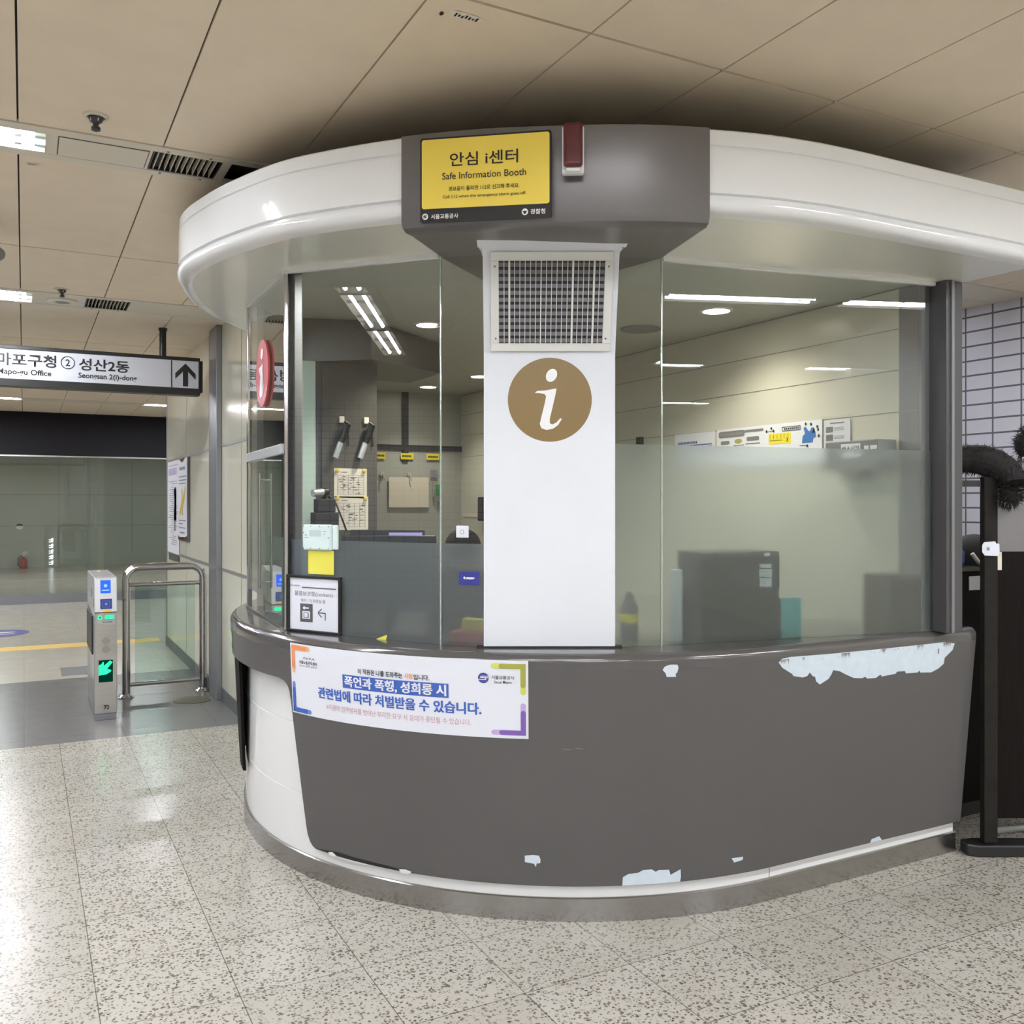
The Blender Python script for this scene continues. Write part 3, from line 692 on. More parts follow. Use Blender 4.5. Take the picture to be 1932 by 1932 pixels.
def normals(P):
    out = []
    for i in range(len(P)):
        a, c = P[max(i-1, 0)], P[min(i+1, len(P)-1)]
        d = Vector((c[0]-a[0], c[1]-a[1])).normalized(); out.append(Vector((d.y, -d.x)))     # outwards
    return out
RN = normals(RIMS)
if RN[len(RN)//2].y > 0: RN = [-n for n in RN]       # the middle of the rim faces the hall
canopy = thing('canopy', 'curved glossy white canopy rim over the information booth', 'canopy', (2.2, 3.6, 2.5))
prof = [(-0.10, 2.765), (-0.008, 2.765), (0.0, 2.758), (0.0, 2.713), (-0.007, 2.710), (-0.007, 2.704), (0.002, 2.700), (0.004, 2.556), (-0.010, 2.553), (-0.010, 2.541), (0.006, 2.537), (0.008, 2.525), (0.003, 2.512), (-0.010, 2.502), (-0.03, 2.4965), (-0.06, 2.495)]
b = MB(); rings = []
for (x, y), n in zip(RIMS, RN):
    rings.append([b.bm.verts.new((x+n.x*o, y+n.y*o, soff(x, y, z))) for o, z in prof])
for A, B in zip(rings, rings[1:]):
    for k in range(len(prof)-1): b.bm.faces.new((A[k], A[k+1], B[k+1], B[k]))
# return along the far side of the canopy
x, y = RIMS[-1]
b.bm.faces.new([b.bm.verts.new((x, y - o, z)) for o, z in prof])
b.quad((x, y, 2.765), (x, y, 2.497), (x, 7.45, 2.497), (x, 7.45, 2.765))
b.build('fascia', M_WHITE, canopy, True)
inner = [(x+n.x*-0.06, y+n.y*-0.06) for (x, y), n in zip(RIMS, RN)]
inner[-1] = (3.565, 2.246+0.06)
loop = inner + [(3.565, 7.45), (1.44, 7.45), (1.44, 6.0)]
def sheet(z0, name, m):
    bm = bmesh.new(); bm.faces.new([bm.verts.new((p[0], p[1], 0)) for p in loop]); bmesh.ops.triangulate(bm, faces=bm.faces[:])
    for ax, lo, hi in ((0, 0.75, 3.5), (1, 2.5, 7.4)):
        k = lo
        while k < hi:
            pc = [0, 0, 0]; pn = [0, 0, 0]; pc[ax] = k; pn[ax] = 1
            bmesh.ops.bisect_plane(bm, geom=bm.verts[:]+bm.edges[:]+bm.faces[:], plane_co=pc, plane_no=pn); k += 0.25
    for v in bm.verts: v.co.z = soff(v.co.x, v.co.y, z0)
    bb = MB(); bb.bm.free(); bb.bm = bm
    return bb.build(name, m, canopy, True)
so = sheet(2.495, 'soffit', M_SOFF)
b = MB(); rg = []
for (x, y), n in zip(RIMS[::3], RN[::3]):
    rg.append([b.bm.verts.new((x+n.x*o, y+n.y*o, soff(x, y, z))) for o, z in ((-0.09, 2.764), (-0.32, 2.845), (-0.60, 2.86))])
for A, B in zip(rg, rg[1:]):
    for k in range(2): b.bm.faces.new((A[k], A[k+1], B[k+1], B[k]))
b.build('unseen_shade_slope', M_BLACK, canopy, True)  # unseen black slope, added to keep light off the ceiling above the canopy
inner = [(x+n.x*-0.58, y+n.y*-0.58) for (x, y), n in zip(RIMS[::6], RN[::6])]
b = MB(); b.prism(inner[4:-2] + [(3.5, 2.9), (3.5, 7.4), (1.6, 7.4)], 2.82, 2.86); b.build('unseen_shade_deck', M_BLACK, canopy)  # unseen black deck closing the added slope, blocks light in the ceiling gap

# grey header box on the canopy
header = thing('header_box', 'grey metallic header box above the white information pillar', 'header', (1.6, 2.8, 2.45))
i0 = min(range(len(RIMS)), key=lambda i: (RIMS[i][0]-1.128)**2 + (RIMS[i][1]-2.898)**2)
i1 = min(range(len(RIMS)), key=lambda i: (RIMS[i][0]-1.955)**2 + (RIMS[i][1]-2.34)**2)
HP = [(RIMS[i][0]+RN[i].x*0.022, RIMS[i][1]+RN[i].y*0.022) for i in range(i0, i1+1)]
HB = [(RIMS[i][0]+RN[i].x*-0.055, RIMS[i][1]+RN[i].y*-0.055) for i in range(i0, i1+1)]
TIP = [(1.465, 3.34), (1.93, 3.72), (2.06, 3.56), (2.16, 2.87)]
b = MB()
hz = lambda x, y, z: soff(x, y, z)
cols_ = [[b.bm.verts.new((px, py, hz(px, py, 2.758))), b.bm.verts.new((px, py, hz(px, py, 2.475))), b.bm.verts.new((px + (bx-px)*0.12, py + (by-py)*0.12, hz(px, py, 2.455))), b.bm.verts.new((px + (bx-px)*0.4, py + (by-py)*0.4, hz(px, py, 2.446))), b.bm.verts.new((bx, by, hz(px, py, 2.448)))] for (px, py), (bx, by) in zip(HP, HB)]
for A, B in zip(cols_, cols_[1:]):
    for k in range(4): b.bm.faces.new((A[k], A[k+1], B[k+1], B[k]))
tipv = [b.bm.verts.new((x, y, soff(x, y, 2.487))) for x, y in TIP]
low = [c[4] for c in cols_]
h = len(low)//2
for k in range(len(low)-1):
    t = k/(len(low)-2)
    b.bm.faces.new((low[k], low[k+1], tipv[0] if k < h else tipv[3]))
b.bm.faces.new((low[h], tipv[3], tipv[0]))
b.bm.faces.new((tipv[0], tipv[3], tipv[2], tipv[1]))
topi = [b.bm.verts.new((px + (bx-px)*0.6, py + (by-py)*0.6, hz(px, py, 2.758))) for (px, py), (bx, by) in zip(HP, HB)]
for k in range(len(topi)-1): b.bm.faces.new((cols_[k][0], cols_[k+1][0], topi[k+1], topi[k]))
tt = [b.bm.verts.new((x, y, soff(x, y, 2.52))) for x, y in TIP]
for c, ti, tv, tu in ((cols_[0], topi[0], tipv[0], tt[0]), (cols_[-1], topi[-1], tipv[3], tt[3])):
    b.bm.faces.new((c[0], c[1], c[2], c[3], c[4], ti))
    b.bm.faces.new((ti, c[4], tv, tu))
for k in range(3): b.bm.faces.new((tipv[k], tipv[k+1], tt[k+1], tt[k]))
b.build('header_shell', M_HEAD, header, True)

# yellow sign on the header
def along(Pts, frac):
    d = [0.0]
    for p, q in zip(Pts, Pts[1:]): d.append(d[-1] + math.dist(p, q))
    t = frac*d[-1]
    for k in range(len(d)-1):
        if d[k+1] >= t:
            f = (t-d[k])/(d[k+1]-d[k]); return (Pts[k][0]+(Pts[k+1][0]-Pts[k][0])*f, Pts[k][1]+(Pts[k+1][1]-Pts[k][1])*f)
    return Pts[-1]
SA, SB = (1.153, 2.819), (1.469, 2.511)
sfn0 = plane_fn(SA, SB)
def sfn(u, v, off=0.0): p = sfn0(u, v, off + 0.006); p.z += 0.012 - 0.045*u; return p
sw = math.dist(SA, SB)
sz0, sz1 = 2.452, 2.727
sg = thing('booth_sign', 'yellow sign with black lower strip on the grey header box', 'sign', (*SA, 2.45))
flat('backing', [rrect(0, sz0, sw, sz1, 0.008)], sfn, 0.0, M_INK, sg, thick=0.006)
flat('face', [rrect(0.006, sz0+0.044, sw-0.006, sz1-0.006, 0.008)], sfn, 0.0075, M_YEL, sg)
def su(a): return sw*a
def sv(a): return sz1 - (sz1-sz0)*a
text('lettering', [('안심 i센터', su(0.235), sv(0.355), su(0.755), sv(0.195), 0.012), ('Safe Information Booth', su(0.175), sv(0.505), su(0.815), sv(0.425), 0.006),
     ('경보음이 울리면 112로 신고해 주세요.', su(0.225), sv(0.643), su(0.765), sv(0.59), 0.012), ('Call 112 when the emergency alarm goes off.', su(0.18), sv(0.735), su(0.815), sv(0.69), 0.006)], sfn, 0.009, M_INK, sg)
text('strip_lettering', [('서울교통공사', su(0.085), sv(0.962), su(0.30), sv(0.905), 0.015), ('경찰청', su(0.845), sv(0.955), su(0.955), sv(0.895), 0.015)], sfn, 0.0075, M_SIGNW, sg)
flat('emblem', [ell(su(0.04), sv(0.93), 0.0105), ell(su(0.805), sv(0.925), 0.0105)], sfn, 0.0075, M_SIGNW, sg)
flat('emblem_mark', [[(su(0.04)+x*0.0105, sv(0.93)+y*0.0105) for x, y in ((-0.6,0.0),(-0.35,0.4),(0.7,0.4),(0.7,0.2),(-0.2,0.2),(0.6,-0.05),(0.3,-0.5),(-0.75,-0.5),(-0.75,-0.3),(0.15,-0.3))],
     [(su(0.805)+x*0.0105, sv(0.925)+y*0.0105) for x, y in ((-0.85,0.35),(-0.3,0.15),(0,0.45),(0.3,0.15),(0.85,0.35),(0.45,-0.25),(0.2,-0.7),(-0.2,-0.7),(-0.45,-0.25))]], sfn, 0.009, M_INK, sg)
# alarm light
afn0 = plane_fn((1.502, 2.505), (1.562, 2.467))
def afn(u, w, z): return afn0(u, z, w)
t = thing('alarm_light', 'dark red alarm lamp in a pale holder on the grey header box', 'alarm lamp', (1.53, 2.49, 2.58))
MB().obox(afn, -0.001, 0.068, 0.004, 0.03, 2.578, 2.725).build('holder', M_WHITE, t, bevel=0.004)
MB().obox(afn, 0.004, 0.064, 0.03, 0.062, 2.592, 2.728).build('lens', M_RED, t, bevel=0.012, seg=4)
b = MB()
b.obox(afn, 0.012, 0.056, 0.03, 0.045, 2.580, 2.592); b.build('clip', M_WHITE, t, bevel=0.003)

# ------------------------------------------------------------------ glass walls of the booth
PA, PB, PC, PD, PE, PF, PG = (1.05, 4.95), (1.005, 3.99), (1.43, 3.30), (1.55, 3.157), (1.983, 2.929), (2.175, 2.886), (3.448, 2.67)
def pane(P0, P1, label, film=None, fm=None, group='glass panes of the booth front', z0=1.0, u0=0.0, u1=None, ztop=None, name='glass_pane'):
    f = frame_fn(P0, P1); L = math.dist(P0, P1); u1 = L if u1 is None else u1
    b = MB(); vs = []
    for u in (u0, u1):
        for w_ in (-0.005, 0.005):
            p = f(u, w_, 0); zt = (soff(p.x, p.y, 2.494) if ztop is None else ztop)
            vs.append((b.bm.verts.new((p.x, p.y, z0)), b.bm.verts.new((p.x, p.y, zt))))
    q = [vs[0], vs[1], vs[3], vs[2]]
    b.bm.faces.new([v[0] for v in q]); b.bm.faces.new([v[1] for v in q][::-1])
    for k in range(4): b.bm.faces.new((q[k][0], q[(k+1)%4][0], q[(k+1)%4][1], q[k][1]))
    o = b.build(name, M_GLASS); tag(o, label, 'glass pane', group)
    if film: MB().obox(f, u0+0.002, u1-0.002, -0.0085, -0.0065, z0, film).build('frosted_film', fm, o)
    return o
pl_left = pane(PB, PC, 'wide glass pane with grey frosted film between chrome post and narrow pane', 1.393, M_FROSTL)
pane(PC, PD, 'narrow glass pane on the window side of the white pillar, low grey film', 1.393, M_FROSTL)
pane(PE, PF, 'narrow glass pane on the tall film side of the white pillar', 1.775, M_FROST)
pane(PF, PG, 'widest glass pane with tall frosted film ending at the dark end post', 1.775, M_FROST)
pane(PB, PA, 'upper glass pane over the service window, carrying the red disc', None, None, z0=1.81, u0=0.02, u1=0.95)
bf = frame_fn(PB, PA, -1)
# note: for B->A the visible side is towards -x
t = thing('service_window', 'sliding service window under the red information disc', 'window', (1.03, 4.4, 1.0))
b = MB(); b.obox(bf, 0.02, 0.94, -0.004, 0.022, 1.762, 1.808); b.build('head_rail', M_SILV, t, bevel=0.004)
b = MB(); b.obox(bf, 0.02, 0.95, 0.004, 0.02, 1.0, 1.012); b.build('sill_rail', M_STEEL, t)
b = MB(); b.obox(bf, 0.02, 0.42, 0.012, 0.018, 1.012, 1.76); gp = b.build('sliding_pane', M_GLASSC, t)
b = MB(); b.obox(bf, 0.022, 0.418, 0.009, 0.011, 1.012, 1.40); b.build('frosted_film', M_FROST, gp)
b = MB(); b.obox(bf, 0.42, 0.94, -0.003, 0.003, 1.10, 1.76); b.build('fixed_pane', M_GLASS, t)
hp = bf(0.404, 0.045, 0)
b = MB(); b.tube([bf(0.404, 0.045, 1.15), bf(0.404, 0.045, 1.69)], 0.006, 10)
for z in (1.18, 1.66): b.tube([bf(0.404, 0.018, z), bf(0.404, 0.045, z)], 0.005, 8)
b.build('handle', M_CHROME, t, True)
t = thing('corner_post', 'slim chrome corner post between the service window and the wide pane', 'post', (*PB, 1.0))
pts = [PB[0], PB[1]]
MB().prism([(PB[0]-0.014, PB[1]-0.012), (PB[0]+0.012, PB[1]-0.016), (PB[0]+0.014, PB[1]+0.012), (PB[0]-0.010, PB[1]+0.016)], 1.0, lambda x, y: soff(x, y, 2.494)).build('post_tube', M_CHROME, t, bevel=0.003)
lf = frame_fn(PB, PC)
MB().obox(lf, 0.014, 0.022, -0.012, 0.008, 1.0, 2.55).build('gasket', M_BLACK, t)
MB().obox(lf, 0.018, 0.076, -0.016, -0.012, 1.0, 2.55).build('inner_plate', M_STEEL, t)
b = MB(); b.prism([(PA[0]-0.012, PA[1]-0.012), (PA[0]+0.012, PA[1]-0.012), (PA[0]+0.012, PA[1]+0.012), (PA[0]-0.012, PA[1]+0.012)], 1.0, lambda x, y: soff(x, y, 2.494))
tag(b.build('jamb_post', M_CHROME, bevel=0.003), 'chrome jamb post at the corridor end of the service window', 'post')
t = thing('end_post', 'dark grey upright post at the outer end of the widest pane', 'post', (3.56, 2.65, 1.0))
MB().box((3.450, 2.60, 1.0), (3.553, 2.695, 2.494)).build('post_box', mat('end_post_metal', srgb(74, 73, 76), 0.35), t, bevel=0.004)
MB().box((3.474, 2.592, 1.0), (3.490, 2.60, 2.494)).build('cover_strip', M_TRIM, t)
b = MB(); b.box((3.40, 2.70, 1.001), (3.55, 2.80, 2.49)); b.box((3.40, 2.684, 1.001), (3.449, 2.699, 2.49)); struct(b.build('trim_4', M_TRIM), 'grey metal end cap of the booth side wall')

BC = mat('grey_booth_ceiling', srgb(178, 180, 172), 0.4)
inner = [(1.06, 4.94), (1.016, 3.995), (1.435, 3.312), (1.558, 3.168), (1.985, 2.943), (2.178, 2.898), (3.40, 2.69), (3.40, 7.4), (1.56, 7.4), (1.56, 6.0), (1.42, 5.9)]
bm = bmesh.new(); bm.faces.new([bm.verts.new((p[0], p[1], 0)) for p in inner]); bmesh.ops.triangulate(bm, faces=bm.faces[:])
for ax_, lo, hi in ((0, 1.25, 3.4), (1, 2.75, 7.4)):
    k = lo
    while k < hi:
        pc = [0, 0, 0]; pn = [0, 0, 0]; pc[ax_] = k; pn[ax_] = 1
        bmesh.ops.bisect_plane(bm, geom=bm.verts[:]+bm.edges[:]+bm.faces[:], plane_co=pc, plane_no=pn); k += 0.25
for v in bm.verts: v.co.z = soff(v.co.x, v.co.y, 2.4935)
bb = MB(); bb.bm.free(); bb.bm = bm
struct(bb.build('ceiling_booth', BC, None, True), 'grey ceiling inside the information booth')
for P0, P1 in ((PA, PB), (PB, PC), (PF, PG)):
    f = frame_fn(P0, P1); L = math.dist(P0, P1); b = MB(); vs = []
    for u in (0.0, L):
        for w_ in (0.0055, 0.022):
            p = f(u, w_, 0); vs.append((b.bm.verts.new((p.x, p.y, soff(p.x, p.y, 2.478))), b.bm.verts.new((p.x, p.y, soff(p.x, p.y, 2.4955)))))
    q = [vs[0], vs[1], vs[3], vs[2]]
    b.bm.faces.new([v[0] for v in q]); b.bm.faces.new([v[1] for v in q][::-1])
    for k in range(4): b.bm.faces.new((q[k][0], q[(k+1)%4][0], q[(k+1)%4][1], q[k][1]))
    b.build('glass_channel', M_WHITE, canopy)
M_EDGE = mat('polished_glass_edge', (0.62, 0.72, 0.68), 0.08, 0.55)
for o, P in ((bpy.data.objects['glass_pane'], PC), (bpy.data.objects['glass_pane.003'], PF)):
    b = MB(); b.lathe([(0.0035, 1.0), (0.0035, soff(P[0], P[1], 2.494))], (P[0]-0.004, P[1]-0.007, 0), n=10); b.build('polished_edge', M_EDGE, o, True)

# white pillar
pf0 = plane_fn(PD, PE)
PW = math.dist(PD, PE)
PROF = [(0.0, 1.0), (0.0, 1.4), (0.0, 1.8), (0.0, 2.105), (0.006, 2.13), (0.03, 2.19), (0.14, 2.448), (0.155, 2.466), (0.22, 2.473), (0.31, 2.469), (0.313, 2.463)]
def pw(z): return 0.5 if z < 2.1 else 0.5
pillar = thing('information_pillar', 'white pillar board with a golden information disc between the glass panes', 'pillar', (1.77, 3.04, 1.0))
b = MB(); A = []; B = []; A2 = []; B2 = []
for o_, z in PROF:
    fl = 0.016 * max(0, (o_-0.14)/0.17)
    A.append(b.bm.verts.new(pf0(-0.004-fl, z, o_+0.012))); B.append(b.bm.verts.new(pf0(PW+0.004+fl, z, o_+0.012)))
    A2.append(b.bm.verts.new(pf0(-0.004-fl, z, max(-0.012, o_-0.10) if z > 2.3 else -0.012))); B2.append(b.bm.verts.new(pf0(PW+0.004+fl, z, max(-0.012, o_-0.10) if z > 2.3 else -0.012)))
for k in range(len(PROF)-1):
    b.bm.faces.new((A[k], B[k], B[k+1], A[k+1])); b.bm.faces.new((A[k], A[k+1], A2[k+1], A2[k])); b.bm.faces.new((B[k], B2[k], B2[k+1], B[k+1])); b.bm.faces.new((A2[k], A2[k+1], B2[k+1], B2[k]))
b.bm.faces.new((A[0], A2[0], B2[0], B[0])); b.bm.faces.new((A[-1], B[-1], B2[-1], A2[-1]))
b.build('pillar_board', M_PILLAR, pillar, True)
pfn = lambda u, v, off=0.0: pf0(u, v, off + 0.012)
disc = flat('information_disc', [ell(0.246, 1.941, 0.159, 0.159, 64)], pfn, 0.001, M_GOLD, pillar, label='golden brown round emblem')
flat('letter', i_symbol(0.246, 1.941, 0.159), pfn, 0.0022, M_SIGNW, disc, label='white italic letter i')
b = MB(); b.obox(frame_fn(PD, PE), -0.03, PW+0.03, -0.03, 0.02, 1.0, 1.008); b.build('foot_plate', M_BLACK, pillar)

# ventilation grille on the leaning top of the pillar
g0 = Vector(pf0(0, 2.125, 0.012 + 0.012)); g1 = Vector(pf0(0, 2.462, 0.012 + 0.150))
gd = (Vector(pf0(1, 0, 0)) - Vector(pf0(0, 0, 0))); gu = (g1-g0).normalized(); gn = gd.cross(gu); gn = gn if gn.dot(Vector((0.3, -1, 0))) > 0 else -gn
GH = (g1-g0).length
def gf(u, v, off=0.0): return g0 + gd*u + gu*v + gn*(off + 0.003)
def gfb(u, w_, z): return gf(u, z, w_)
vent = thing('ventilation_grille', 'white ventilation grille at the top of the white pillar', 'vent', tuple(g0))
x0, x1, y0, y1 = 0.024, PW-0.018, 0.0, GH
a0, a1, c0, c1 = x0+0.030, x1-0.030, y0+0.030, y1-0.032
b = MB()
b.obox(gfb, x0, x1, 0, 0.006, y0, c0); b.obox(gfb, x0, x1, 0, 0.006, c1, y1); b.obox(gfb, x0, a0, 0, 0.006, c0, c1); b.obox(gfb, a1, x1, 0, 0.006, c0, c1)
b.build('frame', M_GRILLE, vent, bevel=0.0015)
MB().obox(gfb, a0, a1, 0.0, 0.0006, c0, c1).build('duct', M_BLACK, vent)
b = MB(); n = 12
for k in range(n):
    v = c0 + (c1-c0)*(k+0.7)/n
    P = [gf(a0, v, 0.0008), gf(a1, v, 0.0008), gf(a1, v-0.014, 0.004), gf(a0, v-0.014, 0.004)]
    b.quad(*P); Q = [p + gn*0.0008 for p in P]; b.quad(*Q)
b.build('louvres', M_LOUV, vent)
b = MB(); n = 19
for k in range(n):
    u = a0 + (a1-a0)*(k+1)/(n+1); wd = 0.0068 if k in (1, 13, 17) else 0.0035 if k in (7,) else 0.0022
    b.obox(gfb, u-wd/2, u+wd/2, 0.0045, 0.0125, c0, c1)
b.build('vertical_blades', M_GRILLE, vent)
b = MB()
for u, v in ((x0+0.016, c1-0.02), (x1-0.016, c1-0.02), (x0+0.018, c0+0.018), (x1-0.018, c0+0.018)):
    b.lathe([(0.0036, 0), (0.0036, 0.0075), (0.0, 0.008)], None, n=10, fn=lambda x, y, h, u=u, v=v: gf(u+x, v+y, h))
b.build('screw', M_LOUV, vent)

# red information disc on the upper service pane
rf = plane_fn(PB, PA, -1)
t = thing('information_disc', 'muted red round information disc on the glass above the service window', 'sign', (1.03, 4.44, 2.17))
flat('disc_plate', [ell(0.486, 2.17, 0.160, 0.160, 56)], rf, 0.012, M_ROSE, t, thick=0.008)
flat('letter', [[(0.486 - (u-0.486)*1.35, v) for u, v in pl] for pl in i_symbol(0.486, 2.17, 0.160)], rf, 0.022, M_SIGNW, t, label='white italic letter i')

# notices on the wide pane and the narrow pane
lp = plane_fn(PB, PC)
t = thing('locker_sign', 'black framed locker notice on the wide pane above the worktop', 'sign', (1.09, 3.85, 1.0))
u0, u1, v0, v1 = 0.018, 0.318, 1.002, 1.243
b = MB(); f2 = frame_fn(PB, PC)
b.obox(f2, u0, u1, 0.006, 0.02, v0, v0+0.010); b.obox(f2, u0, u1, 0.006, 0.02, v1-0.012, v1); b.obox(f2, u0, u0+0.011, 0.006, 0.02, v0+0.010, v1-0.012); b.obox(f2, u1-0.012, u1, 0.006, 0.02, v0+0.010, v1-0.012)
b.build('frame', M_BLACK, t, bevel=0.002)
MB().obox(f2, u0+0.011, u1-0.012, 0.006, 0.010, v0+0.010, v1-0.012).build('sheet', M_PAPER, t)
def Lu(a): return u0 + (u1-u0)*a
def Lv(a): return v1 - (v1-v0)*a
flat('ink', [rect(Lu(0.27), Lv(0.225), Lu(0.90), Lv(0.205)), rect(Lu(0.235), Lv(0.82), Lu(0.47), Lv(0.50)), line((Lu(0.57), Lv(0.645)), (Lu(0.71), Lv(0.645)), 0.0045), line((Lu(0.705), Lv(0.645)), (Lu(0.705), Lv(0.77)), 0.0045), line((Lu(0.57), Lv(0.64)), (Lu(0.64), Lv(0.57)), 0.0045), line((Lu(0.57), Lv(0.65)), (Lu(0.64), Lv(0.72)), 0.0045)], lp, 0.0112, M_BASEB, t)
flat('locker_symbol', [rect(Lu(0.28), Lv(0.765), Lu(0.425), Lv(0.63)), ell(Lu(0.315), Lv(0.575), 0.007), rect(Lu(0.32), Lv(0.585), Lu(0.40), Lv(0.565))], lp, 0.0122, M_PAPER, t)
flat('locker_opening', [rect(Lu(0.305), Lv(0.748), Lu(0.40), Lv(0.652))], lp, 0.0130, M_BASEB, t)
flat('locker_door', [rect(Lu(0.32), Lv(0.738), Lu(0.385), Lv(0.662))], lp, 0.0138, M_PAPER, t)
text('lettering', [('물품보관함(Lockers)', Lu(0.13), Lv(0.375), Lu(0.84), Lv(0.28), 0.0), ('위치 : 가 화장실 옆', Lu(0.25), Lv(0.475), Lu(0.70), Lv(0.415), 0.0), ('information', Lu(0.045), Lv(0.20), Lu(0.23), Lv(0.165), 0.0)], lp, 0.0112, M_LOUV, t)
t = thing('call_button_box', 'pale rounded plastic device box on the wide pane above the yellow note', 'device', (1.1, 3.8, 1.35))
MB().obox(f2, 0.117, 0.272, 0.006, 0.030, 1.352, 1.460).build('case', M_ROUT, t, bevel=0.008, seg=3)
MB().obox(f2, 0.272, 0.300, 0.006, 0.018, 1.356, 1.458).build('side_case', M_ROUT, t, bevel=0.004)
flat('screen', [rrect(0.158, 1.410, 0.222, 1.436, 0.003)], lp, 0.0306, mat('pale_display', srgb(190, 208, 204), 0.3), t)
flat('screw_head', [ell(u, v, 0.0028, None, 10) for u in (0.125, 0.165, 0.215, 0.263) for v in (1.360, 1.452)] + [ell(0.125, 1.425, 0.0028, None, 10), ell(0.263, 1.405, 0.0028, None, 10)], lp, 0.0306, M_LOUV, t)
flat('print', [rect(0.133, 1.414, 0.144, 1.417), rect(0.133, 1.404, 0.152, 1.4065), ell(0.240, 1.420, 0.0022, None, 8), rect(0.236, 1.43, 0.252, 1.432)], lp, 0.0306, M_LOUV, t)
t = flat('sticky_note', [rrect(0.131, 1.250, 0.273, 1.350, 0.004)], lp, 0.0065, M_STKY, None, thick=0.0012); tag(t, 'yellow paper note on the wide pane under the pale device box', 'note')
sp = plane_fn(PC, PD)
t = thing('square_sticker', 'small white square switch plate on the narrow pane before the chair back', 'sticker', (1.5, 3.2, 1.42))
f3 = frame_fn(PC, PD)
MB().obox(f3, 0.070, 0.122, 0.005, 0.012, 1.417, 1.463).build('plate', M_PAPER, t, bevel=0.003)
flat('ring', [ell(0.096, 1.439, 0.009)], sp, 0.0126, M_GINK, t); flat('ring_centre', [ell(0.096, 1.439, 0.007)], sp, 0.0132, M_PAPER, t)
t = thing('blue_card', 'dark blue card taped to the narrow pane low down', 'card', (1.52, 3.2, 1.25))
flat('card', [rect(0.080, 1.237, 0.166, 1.287)], sp, 0.0062, M_CARD, t, thick=0.001)
flat('print', [rect(0.112, 1.261, 0.146, 1.266), rect(0.104, 1.2585, 0.140, 1.2600), ell(0.104, 1.264, 0.0045)], sp, 0.0076, M_SIGNW, t)

# ------------------------------------------------------------------ banner on the counter
bn = thing('notice_banner', 'long white paper notice with coloured corner marks on the charcoal counter front', 'banner', (1.3, 3.2, 0.69))
BS = 0.03
b0, b1, bz0, bz1 = 0.554, 1.599, 0.688, 0.976
flat('sheet', [rect(b0, bz0, b1, bz1)], panel_fn, 0.0022, M_PAPER, bn, step=BS)
def corner(u, v, du, dv, wd, r=0.0):
    """L-shaped mark: corner at (u, v), arms du along and dv up"""
    su_ = 1 if du > 0 else -1; sv_ = 1 if dv > 0 else -1
    return [rect(min(u, u+du), min(v, v+sv_*wd), max(u, u+du), max(v, v+sv_*wd)), rect(min(u, u+su_*wd), min(v, v+dv), max(u, u+su_*wd), max(v, v+dv)),
            ell(u+du, v+sv_*wd/2, wd/2, wd/2, 16), ell(u+su_*wd/2, v+dv, wd/2, wd/2, 16)]
def mark(pale, deep, u, v, du, dv, k):
    flat('corner_mark', corner(u, v, du, dv, 0.0185), panel_fn, 0.0032, pale, bn, step=BS)
    flat('corner_mark', corner(u, v, du*k, dv*k, 0.0185), panel_fn, 0.0042, deep, bn, step=BS)
mark(M_ORG2, M_ORG, 0.565, 0.969, 0.105, -0.105, 0.82)
mark(M_LBLUE, M_BLUE, 0.562, 0.694, 0.105, 0.115, 0.80)
mark(M_LIME, M_OLV, 1.590, 0.964, -0.115, -0.105, 0.75)
mark(M_LIL, M_PUR, 1.590, 0.700, -0.115, 0.110, 0.75)
flat('highlight_bar', [rect(0.855, 0.827, 1.309, 0.880)], panel_fn, 0.0032, M_BLUE, bn, step=BS)
text('heading', [('관련법에 따라 처벌받을 수 있습니다.', 0.721, 0.770, 1.430, 0.816, 0.020)], panel_fn, 0.0034, M_BLUE, bn, step=BS, label='bold blue lettering')
text('bar_lettering', [('폭언과 폭행, 성희롱 시', 0.865, 0.831, 1.300, 0.876, 0.020)], panel_fn, 0.0044, M_PAPER, bn, step=BS, label='white lettering on the blue bar')
text('lettering', [('이 직원은 나를 도와주는', 0.931, 0.888, 1.128, 0.910, 0.02), ('입니다.', 1.173, 0.887, 1.236, 0.908, 0.02), ('서울노동권익센터', 0.612, 0.896, 0.720, 0.911, 0.015), ('서울교통공사', 1.468, 0.905, 1.550, 0.919, 0.008), ('Seoul Metro', 1.478, 0.890, 1.540, 0.9005, 0.01)], panel_fn, 0.0034, M_INK, bn, step=BS)
text('word', [('사람', 1.135, 0.888, 1.170, 0.909, 0.02)], panel_fn, 0.0034, M_ORG, bn, step=BS, label='orange word')
text('footnote', [('※직원의 업무범위를 벗어난 무리한 요구 시 응대가 중단될 수 있습니다.', 0.765, 0.729, 1.392, 0.752, 0.0)], panel_fn, 0.0034, M_PINK, bn, step=BS, label='pale rose lettering')
text('caption', [('SEOUL LABOR CENTER', 0.613, 0.886, 0.719, 0.8925, 0.0)], panel_fn, 0.0034, M_GINK, bn, step=BS)
flat('roof_mark', [line((0.636+0.018*k+0.002, 0.918), (0.645+0.018*k, 0.926 if k != 1 else 0.926), 0.0018) for k in (0, 2, 3)] + [line((0.645+0.018*k, 0.926), (0.653+0.018*k, 0.918), 0.0018) for k in (0, 2, 3)] + [line((0.655, 0.926), (0.662, 0.918), 0.0018), line((0.662, 0.918), (0.670, 0.926), 0.0018)], panel_fn, 0.0034, M_INK, bn, step=BS)
em = flat('metro_emblem', [ell(1.439, 0.9085, 0.0195)], panel_fn, 0.0034, M_NAVY, bn, step=BS)
flat('emblem_wave', metro_emblem(1.439, 0.9085, 0.0195), panel_fn, 0.0046, M_PAPER, em, step=BS)
